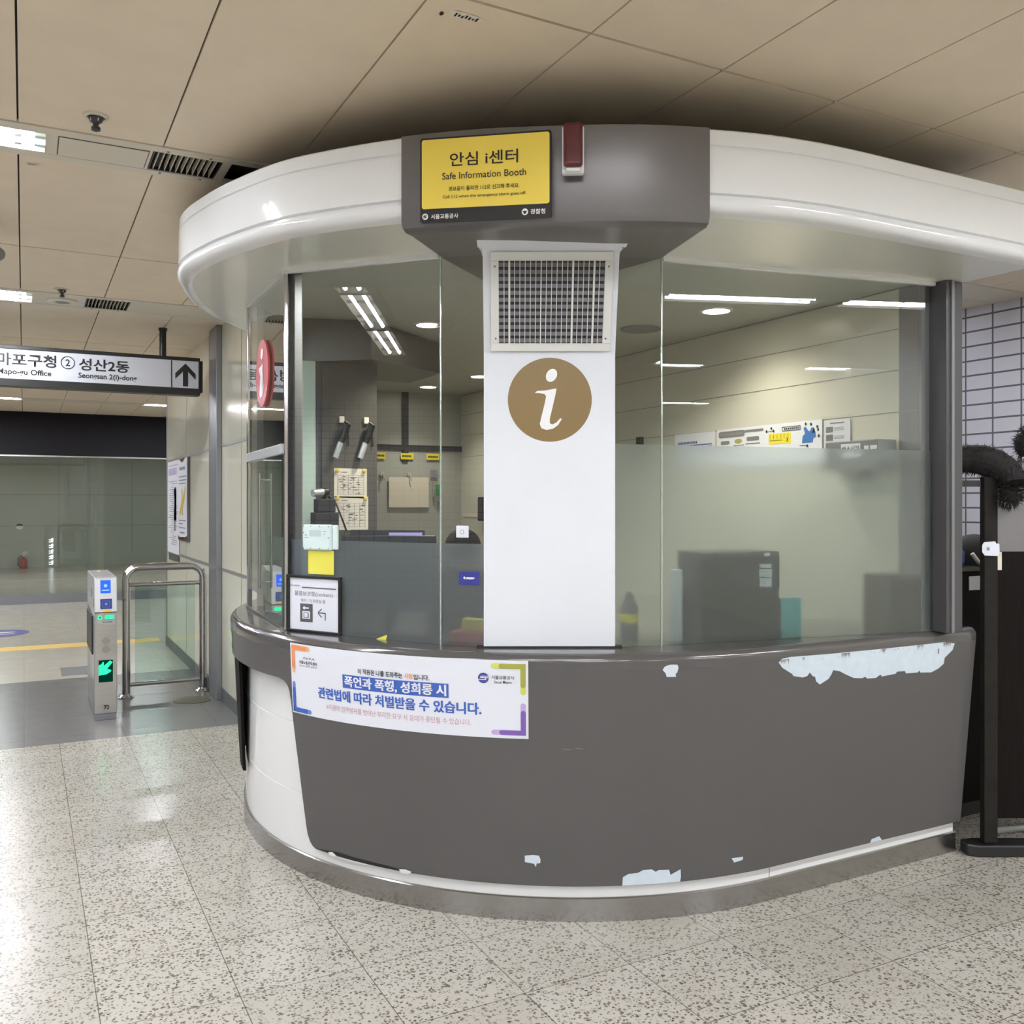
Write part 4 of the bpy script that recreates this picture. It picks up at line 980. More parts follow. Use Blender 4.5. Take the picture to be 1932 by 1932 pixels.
# small things on the worktop
def top_fn(u, v, off=0.0): return Vector((u, v, 1.0 + off))
t = MB(); t.bm.faces.new([t.bm.verts.new(lp(*q)) for q in ((0.50, 1.001, 0.012), (0.55, 1.001, 0.012), (0.555, 1.022, 0.010))]); t.bm.faces.new([t.bm.verts.new(lp(*q)) for q in ((0.50, 1.0, 0.011), (0.55, 1.0, 0.011), (0.555, 1.021, 0.009))])
tag(t.build('paper_scrap', M_STKY), 'tiny torn yellow paper scrap on the worktop at the wide pane foot', 'paper scrap')
t = thing('green_sticker', 'mint green sticker on the rounded far end of the counter apron', 'sticker', (0.87, 4.5, 0.87))
flat('sticker', [rrect(-0.30, 0.835, -0.20, 0.93, 0.02)], panel_fn, 0.002, mat('mint_sticker', srgb(150, 200, 170), 0.4), t, step=0.03)
flat('print', [rrect(-0.235, 0.845, -0.208, 0.875, 0.008)], panel_fn, 0.0032, M_TAG, t, step=0.03)

# ------------------------------------------------------------------ inside the booth
def cfn(u, v, off=0.0): return Vector((u, 5.0 - off, v))
def cbf(u, w_, z): return Vector((u, 5.0 - w_, z))
t = thing('clad_column', 'dark clad column inside the booth behind the wide pane', 'column', (1.6, 5.2, 0))
MB().box((1.455, 5.0, 0), (1.772, 5.5, 2.42)).build('column_shaft', M_COLM, t)
MB().box((1.425, 5.015, 0), (1.455, 5.5, 2.42)).build('edge_strip', M_COLM2, t)
cap = [(1.30, 5.12), (1.67, 4.80), (2.22, 5.12), (2.22, 5.62), (1.42, 5.62)]
MB().prism(cap, 2.33, lambda x, y: soff(x, y, 2.49)).build('column_head', M_COLM, t)
b = MB(); b.box((1.345, 5.0, 0), (1.42, 5.03, 2.33))
tag(b.build('door_leaf', M_MINT, bevel=0.004), 'narrow pale mint panel standing beside the dark column', 'panel')
def wand(x, label):
    t = thing('signal_baton', label, 'baton', (x, 4.98, 1.9), 'batons hung on the dark column')
    MB().obox(cbf, x+0.002, x+0.030, 0.0, 0.016, 1.995, 2.032).build('hook', M_PAPER2, t, bevel=0.003)
    b = MB(); b.tube([(x+0.030, 4.965, 2.005), (x+0.038, 4.96, 1.985), (x+0.022, 4.965, 1.93), (x+0.002, 4.968, 1.885)], [0.012, 0.021, 0.020, 0.017], 14); b.build('grip', M_BLACK, t, True)
    b = MB(); b.tube([(x+0.002, 4.968, 1.886), (x-0.026, 4.975, 1.80)], [0.0165, 0.0165], 14); b.build('light_rod', M_CLEAR, t, True)
    b = MB(); b.tube([(x+0.045, 4.985, 1.985), (x+0.052, 4.99, 1.93), (x+0.055, 4.99, 1.868)], 0.004, 8); b.build('strap', M_BLACK, t)
wand(1.548, 'clear tipped signal baton hung near the mint panel side of the dark column')
wand(1.690, 'clear tipped signal baton hung near the outer edge of the dark column')
def notes(u0, u1, z0, z1, label, seed):
    t = thing('pinned_sheet', label, 'paper', ((u0+u1)/2, 4.99, z0), 'paper lists pinned to the dark column')
    flat('sheet', [[(u0, z0+0.006), (u1-0.01, z0), (u1, z0+0.01), (u1, z1), (u0, z1+0.002)]], cfn, 0.002, M_PAPER2, t)
    r = random.Random(seed); L = []
    for k in range(6): x = u0+0.02+(u1-u0-0.04)*k/5; L.append(rect(x, z0+0.02, x+0.0018, z1-0.035))
    for k in range(9): z = z0+0.022+(z1-z0-0.06)*k/8; L.append(rect(u0+0.015, z, u1-0.015, z+0.0012))
    for k in range(26):
        x = u0+0.022+(u1-u0-0.06)*r.random(); z = z0+0.025+(z1-z0-0.07)*r.random(); L.append(rect(x, z, x+0.012+0.01*r.random(), z+0.004))
    L.append(rect(u0+0.04, z1-0.022, u0+0.075, z1-0.018))
    flat('print', L, cfn, 0.003, M_GINK, t)
    for x in (u0+0.018, u1-0.018):
        MB().lathe([(0.009, 0.003), (0.012, 0.008), (0.010, 0.014), (0.0, 0.016)], None, n=16, fn=lambda a, c, h, x=x: cfn(x+a, z1-0.010+c, h)).build('pin', M_PIN, t, True)
notes(1.522, 1.712, 1.575, 1.742, 'upper pale paper list pinned to the dark column', 1)
notes(1.524, 1.720, 1.395, 1.585, 'lower pale paper list pinned to the dark column', 2)
t = thing('desk_camera', 'silver desk camera on a dark stand before the mint panel', 'camera', (1.43, 4.85, 0.74))
b = MB(); b.prism([(1.36, 4.80), (1.49, 4.80), (1.49, 4.90), (1.36, 4.90)], 0.74, 1.50); b.prism([(1.375, 4.81), (1.475, 4.81), (1.475, 4.89), (1.375, 4.89)], 1.50, 1.572)
b.build('stand', M_DARK, t, bevel=0.006)
b = MB(); b.tube([(1.352, 4.82, 1.602), (1.415, 4.84, 1.608)], 0.020, 16); b.build('camera_barrel', M_SILV, t, True)
b = MB(); b.tube([(1.412, 4.84, 1.608), (1.44, 4.845, 1.610)], 0.021, 16); b.tube([(1.425, 4.845, 1.59), (1.42, 4.85, 1.565)], 0.01, 10); b.build('camera_mount', M_BLACK, t, True)
b = MB(); b.tube([(1.44, 4.85, 1.59), (1.475, 4.83, 1.56), (1.492, 4.80, 1.50), (1.515, 4.80, 1.44), (1.53, 4.80, 1.40)], 0.005, 8); b.build('cable', M_BLACK, t, True)
# desk, monitors, chair
b = MB(); b.prism([(1.32, 4.02), (1.62, 3.84), (2.15, 3.52), (3.38, 3.2), (3.38, 3.7), (2.35, 3.95), (1.80, 4.22), (1.70, 4.45), (1.66, 4.97), (1.30, 4.96)], 0.70, 0.74)
t = thing('desk', 'curved grey desk inside the booth behind the counter', 'desk', (2.0, 4.0, 0))
b.build('desk_top', M_GREYBOX, t)
for p in ((1.45, 4.6), (2.3, 3.7), (3.25, 3.4)):
    MB().box((p[0]-0.03, p[1]-0.03, 0), (p[0]+0.03, p[1]+0.03, 0.70)).build('leg', M_TRIM, t)
def monitor(P0, P1, z0, z1, base, label, lit=False):
    f = frame_fn(P0, P1); L = math.dist(P0, P1); c = f(L/2, 0, base)
    t = thing('monitor', label, 'monitor', tuple(c))
    MB().obox(f, 0, L, -0.035, 0.0, z0, z1).build('casing', M_DARK, t, bevel=0.006)
    if lit: MB().obox(f, L*0.52, L-0.012, 0.0, 0.002, z0+0.02, z1-0.014).build('screen', M_PSCR, t)
    MB().obox(f, L/2-0.03, L/2+0.03, -0.06, -0.036, base+0.012, z0+0.12).build('stand', M_BLACK, t)
    MB().obox(f, L/2-0.11, L/2+0.11, -0.14, 0.03, base, base+0.012).build('foot', M_BLACK, t, bevel=0.004)
    return t
monitor((1.275, 4.075), (1.655, 3.875), 1.06, 1.402, 0.74, 'black monitor seen from behind just inside the wide pane')
monitor((1.44, 4.46), (1.775, 4.30), 1.12, 1.416, 0.74, 'monitor with a violet lit screen behind the black monitor', True)
ch = thing('office_chair', 'black office chair whose rounded headrest shows above the grey film', 'chair', (2.02, 4.55, 0))
b = MB()
for k in range(5):
    a = k*2*PI/5; b.tube([(2.02, 4.55, 0.09), (2.02+0.28*math.cos(a), 4.55+0.28*math.sin(a), 0.06)], [0.03, 0.02], 8)
b.build('base', M_BLACK, ch, True)
for k in range(5):
    a = k*2*PI/5; MB().lathe([(0.0, -0.02), (0.03, -0.02), (0.03, 0.02), (0.0, 0.02)], (2.02+0.28*math.cos(a), 4.55+0.28*math.sin(a), 0.03), 'x', 12).build('caster', M_BLACK, ch, True)
MB().tube([(2.02, 4.55, 0.08), (2.02, 4.55, 0.45)], 0.028, 12).build('column', M_STEEL, ch)
MB().box((1.78, 4.33, 0.45), (2.26, 4.80, 0.53)).build('seat', M_FUR, ch, bevel=0.03, seg=3)
MB().box((1.80, 4.28, 0.60), (2.24, 4.34, 1.22)).build('backrest', M_FUR, ch, bevel=0.03, seg=3)
b = MB(); n = 18; pr = [(1.885, 1.25)] + [(1.975 + 0.09*math.cos(PI - PI*k/n), 1.33 + 0.088*math.sin(PI*k/n)) for k in range(n+1)] + [(2.065, 1.25)]
A = [b.bm.verts.new((x, 4.24, z)) for x, z in pr]; B = [b.bm.verts.new((x, 4.31, z)) for x, z in pr]
b.bm.faces.new(A); b.bm.faces.new(B[::-1])
for k in range(len(pr)): b.bm.faces.new((A[k], A[(k+1) % len(pr)], B[(k+1) % len(pr)], B[k]))
b.box((1.95, 4.27, 1.15), (2.0, 4.30, 1.26)); b.build('headrest', M_FUR, ch, bevel=0.012)
# things on the rear and side walls
def bwf(u, v, off=0.0): return Vector((u, 7.384 - off, v))
t = flat('paper_sheet', [rect(2.721, 1.513, 3.083, 1.769)], bwf, 0.004, M_PAPER2, None, thick=0.002); tag(t, 'blank pale paper sheet hung on the rear booth wall', 'paper')
for x0, x1, lab in ((2.60, 2.692, 'yellow label on the rear booth wall next to the dark column'), (2.83, 2.945, 'yellow label on the rear booth wall above the blank sheet'), (3.065, 3.182, 'yellow label on the rear booth wall above the green key tag')):
    t = thing('yellow_label', lab, 'label', (x0, 7.38, 1.92), 'yellow labels in a row on the rear booth wall')
    flat('label_sheet', [rect(x0, 1.922, x1, 1.974)], bwf, 0.002, M_BOXY, t)
    flat('print', [rect(x0+0.012+0.012*k, 1.94, x0+0.021+0.012*k, 1.957) for k in range(int((x1-x0-0.02)/0.012))], bwf, 0.003, M_INK, t)
t = thing('hanging_key', 'bunch of keys with a green tag hung on the rear booth wall', 'keys', (3.15, 7.36, 1.6))
flat('hook_plate', [rrect(3.10, 1.77, 3.165, 1.835, 0.006)], bwf, 0.003, M_GINK, t)
MB().box((3.145, 7.355, 1.62), (3.178, 7.372, 1.71)).build('tag', M_TAG, t, bevel=0.003)
b = MB(); b.tube([(3.135 + 0.022*math.cos(a), 7.365, 1.74 + 0.022*math.sin(a)) for a in [2*PI*k/16 for k in range(16)]], 0.003, 6, True); b.box((3.115, 7.362, 1.60), (3.128, 7.368, 1.72)); b.lathe([(0.0, 0), (0.028, 0), (0.028, 0.005), (0.0, 0.005)], (3.165, 7.36, 1.585), 'y', 16)
b.build('key_ring', M_STEEL, t, True)
for x, z, lab in ((2.665, 1.79, 'small metal hook on the rear wall beside the dark column'), (2.905, 1.79, 'small metal hook on the rear wall over the blank sheet')):
    b = MB(); b.lathe([(0.022, 0.0), (0.020, -0.008), (0.0, -0.010)], (x, 7.384, z), 'y', 16); b.tube([(x, 7.37, z), (x, 7.35, z-0.02), (x+0.01, 7.35, z-0.05)], 0.005, 8)
    tag(b.build('wall_hook', M_SILV, None, True), lab, 'hook')
def iw(u, v, off=0.0): return Vector((3.398 - off, 4.4 - u, v))
def poster(name, u0, u1, z0, z1, label, cat='poster'):
    t = thing(name, label, cat, (3.395, 4.4-(u0+u1)/2, z0)); flat('sheet', [rrect(u0, z0, u1, z1, 0.006)], iw, 0.003, M_PAPER, t, thick=0.002); return t
t = poster('wall_notice', 0.025, 0.385, 1.76, 1.95, 'white notice with a dark line at the deep end of the side wall row')
flat('print', [rect(0.06, 1.878, 0.36, 1.884), rect(0.16, 1.864, 0.36, 1.872)] + [rect(0.06+0.013*k, 1.89, 0.069+0.013*k, 1.903) for k in range(12)] + [ell(0.225, 1.896, 0.008)], iw, 0.006, M_DBLUE, t)
t = poster('guide_poster', 0.402, 1.164, 1.74, 1.953, 'wide guide poster with yellow box and blue drawing on the side wall')
flat('heading_bar', [rrect(0.418, 1.905, 0.625, 1.94, 0.012), rect(0.625, 1.924, 0.765, 1.938), rrect(0.435, 1.868, 0.505, 1.888, 0.008), rrect(0.64, 1.878, 0.735, 1.900, 0.008)], iw, 0.006, M_GREYBOX, t)
flat('heading_print', [rect(0.43+0.014*k, 1.917, 0.441+0.014*k, 1.929) for k in range(13)], iw, 0.0072, M_GINK, t)
flat('badge', [ell(0.575, 1.882, 0.03, 0.013)], iw, 0.006, M_OLV, t)
flat('yellow_box', [rect(0.805, 1.850, 0.960, 1.905)], iw, 0.006, M_BOXY, t)
flat('blue_drawing', [[(1.035, 1.845), (1.105, 1.845), (1.11, 1.865), (1.125, 1.87), (1.123, 1.89), (1.10, 1.892), (1.115, 1.915), (1.10, 1.92), (1.085, 1.90), (1.075, 1.905), (1.06, 1.925), (1.045, 1.92), (1.055, 1.89), (1.04, 1.88)]], iw, 0.006, M_BOXB, t)
ol = []
for (p0, q0, p1, q1) in ((0.900, 1.912, 1.025, 1.934),):
    ol += [rect(p0, q0, p1, q0+0.003), rect(p0, q1-0.003, p1, q1), rect(p0, q0, p0+0.003, q1), rect(p1-0.003, q0, p1, q1)]
ol += [ell(u, v, 0.0065, 0.0075, 10) for u, v in ((0.79, 1.918), (0.84, 1.918), (0.825, 1.932), (1.06, 1.938), (1.095, 1.934), (1.135, 1.92), (1.14, 1.905), (1.145, 1.875), (1.07, 1.83))]
ol += [rect(0.915+0.013*k, 1.919, 0.924+0.013*k, 1.927) for k in range(8)] + [rect(0.43+0.012*k, 1.852, 0.438+0.012*k, 1.856) for k in range(4)] + [rect(0.54+0.012*k, 1.858, 0.549+0.012*k, 1.862) for k in range(7)] + [rect(0.635+0.012*k, 1.862, 0.645+0.012*k, 1.866) for k in range(9)] + [line((0.79, 1.918), (0.84, 1.918), 0.002), rect(1.02, 1.832, 1.07, 1.835)]
ol += [rect(0.815+0.025*k, 1.876, 0.817+0.025*k, 1.90) for k in range(6)] + [line((0.93, 1.858), (0.945, 1.88), 0.003), line((0.945, 1.858), (0.93, 1.88), 0.003), rect(0.812, 1.868, 0.90, 1.870)]
flat('print', ol, iw, 0.0072, M_INK, t)
t = poster('photo_sheet', 1.176, 1.335, 1.74, 1.945, 'white sheet with small grey photos in a clear sleeve beside the guide poster')
flat('photo', [rect(1.19, 1.885, 1.232, 1.912), rect(1.19, 1.845, 1.232, 1.875), rect(1.19, 1.80, 1.232, 1.835)], iw, 0.006, M_GREYBOX, t)
flat('print', [rect(1.215, 1.925, 1.30, 1.931)] + [rect(1.24, 1.905-0.006*k, 1.30, 1.907-0.006*k) for k in range(3)] + [rect(1.24, 1.865-0.006*k, 1.30, 1.867-0.006*k) for k in range(3)], iw, 0.006, M_GINK, t)
MB().box((3.386, 4.4-1.36, 1.73), (3.389, 4.4-1.166, 1.962)).build('clear_sleeve', M_SLEEVE, t)
t = thing('file_box', 'grey lettered file box on the shelf along the side wall', 'box', (3.3, 2.95, 1.72))
MB().box((3.27, 2.80, 1.715), (3.385, 3.10, 1.828)).build('box', M_GREYBOX, t, bevel=0.004)
def fb(u, v, off=0.0): return Vector((3.27 - off, 3.10 - u, v))
flat('title_label', [rect(0.095, 1.755, 0.205, 1.815), rect(0.225, 1.785, 0.25, 1.802), rect(0.258, 1.785, 0.295, 1.802)], fb, 0.002, M_PAPER, t)
text('lettering', [('방수신기', 0.102, 1.768, 0.198, 1.805, 0.02)], fb, 0.003, M_INK, t)
t = thing('wall_shelf', 'narrow grey shelf on the side wall under the file box', 'shelf', (3.3, 2.95, 1.69)); MB().box((3.265, 2.81, 1.698), (3.398, 3.14, 1.714)).build('board', M_TRIM, t)
b = MB(); b.prism([(3.32, 2.95), (3.398, 2.95), (3.398, 2.965), (3.32, 2.965)], 1.65, 1.697); b.build('bracket', M_TRIM, t)
t = flat('wall_strip', [rect(-2.95, 1.43, -2.63, 1.463)], iw, 0.003, M_PAPER2, None, thick=0.002); tag(t, 'cream paper strip far back on the side wall beside the white pillar', 'paper strip')
b = MB(); b.box((3.35, 6.86, 1.40), (3.396, 6.97, 1.60)); tag(b.build('wall_phone', M_BLACK, bevel=0.01), 'black wall device far back beside the edge of the white pillar', 'wall device')
b = MB(); b.tube([(3.39, 4.72, 1.95), (3.385, 4.71, 1.90), (3.385, 4.715, 1.80)], [0.012, 0.016, 0.010], 10); b.box((3.375, 4.69, 1.88), (3.398, 4.74, 1.96)); tag(b.build('wall_switch', M_BLACK, None, True), 'small black key holder on the side wall beyond the notice row', 'key holder')
# downlights and speaker in the booth ceiling
def downlight(x, y, label, watts, ang=2.0):
    z = soff(x, y, 2.495); t = thing('downlight', label, 'downlight', (x, y, z), 'round downlights in the booth ceiling')
    MB().lathe([(0.085, -0.001), (0.082, -0.006), (0.066, -0.008), (0.064, -0.001)], (x, y, z), n=32).build('rim', M_WHITE, t, True)
    MB().lathe([(0.064, -0.004), (0.0, -0.006)], (x, y, z), n=32).build('lens', M_WARM, t)
    ld = bpy.data.lights.new('downlight_lamp', 'SPOT'); ld.energy = watts; ld.color = (1.0, 0.92, 0.76); ld.spot_size = ang; ld.spot_blend = 0.7; ld.shadow_soft_size = 0.05
    lo = bpy.data.objects.new('downlight_lamp', ld); col.objects.link(lo); lo.location = (0, 0, -0.015); lo.parent = t
downlight(3.0, 3.54, 'warm downlight in the booth ceiling near the side wall posters', 26, 2.5)
downlight(1.95, 4.67, 'warm downlight in the booth ceiling in front of the dark column head', 50)
downlight(3.0, 6.2, 'far warm downlight seen through the narrow pane left of the pillar', 26)
downlight(2.9, 6.95, 'farthest warm downlight near the rear booth wall', 26)
downlight(2.35, 3.75, 'added unseen warm lamp brightening the booth, hidden behind the white pillar', 42, 2.7)  # extra lamp added to lift the booth interior, out of the camera's sight
t = thing('ceiling_speaker', 'round grey speaker in the booth ceiling beyond the narrow pane', 'speaker', (2.95, 4.1, 2.5))
MB().lathe([(0.11, -0.001), (0.108, -0.010), (0.085, -0.014)], (2.95, 4.1, 2.495), n=32).build('rim', M_GREYBOX, t, True)
MB().lathe([(0.085, -0.012), (0.04, -0.018), (0.0, -0.019)], (2.95, 4.1, 2.495), n=32).build('mesh_cover', M_LOUV, t, True)
# things on the worktop behind the frosted film
rfr0 = frame_fn(PF, PG)
def rfr(u, w_, z): return rfr0(u, -w_, z)
rfl = lambda u, v, off=0.0: rfr0(u, 0.0 + off, v)
t = thing('printer', 'wide dark printer behind the film of the widest pane', 'printer', tuple(rfr(0.35, 0.15, 1.0)))
MB().obox(rfr, 0.175, 0.545, 0.022, 0.20, 1.0, 1.19).build('lower_case', M_BLACK, t, bevel=0.008)
MB().obox(rfr, 0.175, 0.545, 0.018, 0.20, 1.191, 1.355).build('upper_case', M_DARK, t, bevel=0.008)
b = MB()
for u0_, u1_, z0_, z1_ in ((0.448, 0.502, 1.288, 1.303), (0.445, 0.505, 1.252, 1.284), (0.447, 0.505, 1.212, 1.248), (0.470, 0.495, 1.335, 1.348)): b.obox(rfr, u0_, u1_, 0.0155, 0.0178, z0_, z1_)
b.build('paper_label', M_PAPER, t)
b = MB(); b.obox(rfr, 0.35, 0.43, 0.016, 0.0178, 1.232, 1.238); b.build('slot', M_GINK, t)
b = MB(); b.obox(rfr, 0.552, 0.648, 0.02, 0.06, 1.0, 1.162); tag(b.build('cyan_folder', M_CYAN, bevel=0.003), 'cyan folder standing behind the film beside the dark printer', 'folder')
b = MB(); b.obox(rfr, 1.07, 1.325, 0.018, 0.17, 1.0, 1.242); tag(b.build('black_case', M_BLACK, bevel=0.008), 'black case behind the film near the dark end post', 'case')
b = MB(); b.prism([tuple(rfr(0.085, 0.06, 0))[:2], tuple(rfr(0.125, 0.06, 0))[:2], tuple(rfr(0.125, 0.09, 0))[:2], tuple(rfr(0.085, 0.09, 0))[:2]], 1.0, 1.285); tag(b.build('white_binder', M_PAPER, bevel=0.004), 'white upright binder behind the film at the frameless glass joint', 'binder')
t = thing('bottle', 'grey bottle with a yellow band behind the narrow film pane', 'bottle', (2.16, 3.08, 1.0))
MB().lathe([(0.035, 0), (0.037, 0.02), (0.037, 0.13), (0.018, 0.16), (0.016, 0.19), (0.0, 0.19)], (2.16, 3.08, 1.0), n=20).build('body', M_LOUV, t, True)
MB().lathe([(0.0378, 0.07), (0.0378, 0.105)], (2.16, 3.08, 1.0), n=20).build('band', M_BOXY, t, True)
sfr0 = frame_fn(PC, PD)
def sfr(u, w_, z): return sfr0(u, -w_, z)
b = MB(); b.obox(sfr, 0.01, 0.18, 0.05, 0.14, 1.0, 1.045); tag(b.build('red_box', M_REDB, bevel=0.004), 'flat red box on the worktop behind the narrow pane beside the pillar', 'box')
b = MB(); b.obox(sfr, 0.05, 0.14, 0.075, 0.12, 1.0455, 1.095); tag(b.build('yellow_pad', M_BOXY, bevel=0.006), 'small yellow pad lying on the flat red box', 'pad')

# ------------------------------------------------------------------ gate, rail and hanging sign
t = thing('ticket_gate', 'slim steel ticket gate with a green arrow, numbered 72', 'ticket gate', (0.5175, 7.6, 0))
X0, X1, Y0, Y1 = 0.443, 0.592, 7.19, 8.0
def gp_(u, v, off=0.0): return Vector((X0 + u, Y0 - off, v))
W = X1 - X0
MB().box((X0, Y0+0.004, 0.045), (X1, Y1, 0.765)).build('body', M_STEEL, t, bevel=0.004)
MB().box((X0+0.004, Y0+0.010, 0.0), (X1-0.004, Y1-0.006, 0.043)).build('plinth', M_TRIM, t, bevel=0.002)
b = MB(); pr = [(Y0, 0.770), (Y0+0.030, 1.012), (Y0+0.038, 1.02), (Y1, 1.02), (Y1, 0.770)]
A = [b.bm.verts.new((X0, y, z)) for y, z in pr]; B = [b.bm.verts.new((X1, y, z)) for y, z in pr]
b.bm.faces.new(A); b.bm.faces.new(B[::-1])
for k in range(5): b.bm.faces.new((A[k], A[(k+1)%5], B[(k+1)%5], B[k]))
hd = b.build('reader_head', M_SILV, t, bevel=0.004)
def gs_(u, v, off=0.0): return Vector((X0 + u, Y0 + (v-0.77)*0.124 - off, v))
flat('blue_display', [rrect(0.040, 0.905, 0.108, 0.997, 0.004)], gs_, 0.002, M_BLED, hd)
flat('display_glow', [ell(0.074, 0.958, 0.012, 0.012, 20), rect(0.05, 0.922, 0.098, 0.930)], gs_, 0.003, emitter('pale_blue_led', (0.25, 0.45, 1.0), 1.3), hd)
flat('reader_pad', [rrect(0.038, 0.793, 0.116, 0.865, 0.003)], gs_, 0.002, M_CARD, hd)
flat('reader_mark', [rect(0.055, 0.806, 0.099, 0.8085), rect(0.055, 0.848, 0.099, 0.8505), rect(0.052, 0.81, 0.0545, 0.846), rect(0.0995, 0.81, 0.102, 0.846)] + [ell(0.077, 0.829, 0.010)], gs_, 0.003, M_LBLUE, hd)
MB().lathe([(0.030, 0.0), (0.028, 0.004), (0.0, 0.010)], None, n=20, fn=lambda x, y, h: gs_(0.078 + x, 0.776 + max(-0.006, y*0.5), h)).build('sensor_lens', M_PIN, hd, True)
flat('led_ring', [ell(0.036, 0.734, 0.0155)], gp_, 0.001, M_GREEN, t); flat('led_ring_centre', [ell(0.036, 0.734, 0.008)], gp_, 0.002, M_TAG, t)
flat('led_bar', [rrect(0.068, 0.722, 0.128, 0.748, 0.006)], gp_, 0.001, M_GREEN, t)
flat('plate', [rect(0.022, 0.690, 0.130, 0.710)], gp_, 0.001, M_SILV, t); flat('plate_print', [rect(0.056+0.008*k, 0.697, 0.062+0.008*k, 0.704) for k in range(8)], gp_, 0.002, M_INK, t)
flat('speaker_holes', [ell(0.075+0.0075*i, 0.566+0.0075*j, 0.0020, None, 6) for i in range(-3, 4) for j in range(-3, 4) if i*i+j*j < 13] + [ell(0.075+0.0075*i, 0.504+0.0075*j, 0.0020, None, 6) for i in range(-3, 4) for j in range(-3, 4) if i*i+j*j < 13], gp_, 0.001, M_INK, t)
flat('arrow_panel', [rect(0.028, 0.272, 0.121, 0.428)], gp_, 0.001, M_DGREEN, t)
AR = [[(0.028, 0.322), (0.028, 0.395), (0.045, 0.402), (0.056, 0.418), (0.062, 0.414), (0.060, 0.388), (0.102, 0.424), (0.119, 0.412), (0.083, 0.366), (0.110, 0.356), (0.108, 0.346), (0.080, 0.328)]]
flat('arrow', AR, gp_, 0.002, M_GREEN, t, label='lit green arrow pointing down')
text('number', [('72', 0.062, 0.078, 0.098, 0.106, 0.02)], gp_, 0.001, M_INK, t)
MB().box((X0-0.004, Y0+0.005, 0.30), (X0-0.0005, Y0+0.35, 0.765)).build('side_cover', M_SILV, t)
b = MB(); b.box((X0-0.016, Y0+0.03, 0.47), (X0-0.0045, Y0+0.62, 0.745)); b.build('flap_housing', M_BLACK, t, bevel=0.004)
b = MB()
for y, z in ((Y0+0.28, 0.90), (Y0+0.10, 0.84)): b.box((X0-0.002, y, z-0.04), (X0-0.0003, y+0.02, z+0.02))
b.build('side_slot', M_BLACK, t)
b = MB(); b.lathe([(0.016, 0), (0.014, 0.005), (0.0, 0.007)], (0.515, 7.85, 1.02), n=16); b.build('top_lamp', M_PIN, t, True)

t = thing('barrier_rail', 'polished steel hoop barrier with a green glass panel beside the ticket gate', 'barrier', (1.015, 7.95, 0))
pts = [(0.721, 7.95, 0.0)]; rr = 0.10; zt = 1.035
pts += [(0.721, 7.95, z) for z in (0.3, 0.6, 0.9)]
pts += [(0.721 + rr - rr*math.cos(a), 7.95, zt - rr + rr*math.sin(a)) for a in [PI/2*k/8 for k in range(9)]]
pts += [(1.309 - rr + rr*math.sin(a), 7.95, zt - rr + rr*math.cos(a)) for a in [PI/2*k/8 for k in range(9)]]
pts += [(1.309, 7.95, z) for z in (0.9, 0.6, 0.3, 0.0)]
MB().tube(pts, 0.031, 20).build('hoop', M_CHROME, t, True)
for z in (0.895, 0.10): MB().tube([(0.74, 7.95, z), (1.29, 7.95, z)], 0.017, 14).build('cross_rail', M_CHROME, t, True)
MB().box((0.785, 7.945, 0.115), (1.245, 7.955, 0.88)).build('glass_panel', M_GLASSC, t)
for x in (0.721, 1.309):
    b = MB(); b.lathe([(0.062, 0.0), (0.062, 0.008), (0.040, 0.022), (0.034, 0.03)], (x, 7.95, 0), n=28)
    for k in range(4): a = PI/4 + k*PI/2; b.lathe([(0.008, 0.006), (0.008, 0.018), (0.0, 0.020)], (x+0.05*math.cos(a), 7.95+0.05*math.sin(a), 0), n=8)
    b.build('flange', M_CHROME, t, True)
b = MB(); b.lathe([(0.14, 0.0), (0.14, 0.004), (0.125, 0.006), (0.0, 0.006)], (1.17, 7.60, 0), n=40); tag(b.build('floor_cover', M_BRASS, None, True), 'round worn metal floor cover beside the barrier post', 'floor cover')
b = MB(); b.box((0.30, 9.21, 0.0), (0.53, 9.66, 0.003)); tag(b.build('floor_hatch', M_TRIM), 'rectangular grey floor hatch behind the ticket gate', 'hatch')
b = MB(); b.box((XL, 11.0, 0.0), (1.36, 11.3, 0.003)); tag(b.build('tactile_strip', M_TACT), 'yellow tactile strip across the corridor floor', 'tactile strip')
t = thing('floor_sticker', 'violet oval sticker on the corridor floor at the picture edge', 'sticker', (-0.3, 12.55, 0)); flat('sticker', [ell(-0.3, 12.55, 0.36, 0.36, 40)], floor_fn, 0.002, M_STK, t); flat('print', [ell(-0.3, 12.6, 0.22, 0.05, 20), rect(-0.45, 12.42, -0.1, 12.46)], floor_fn, 0.003, M_SIGNW, t)

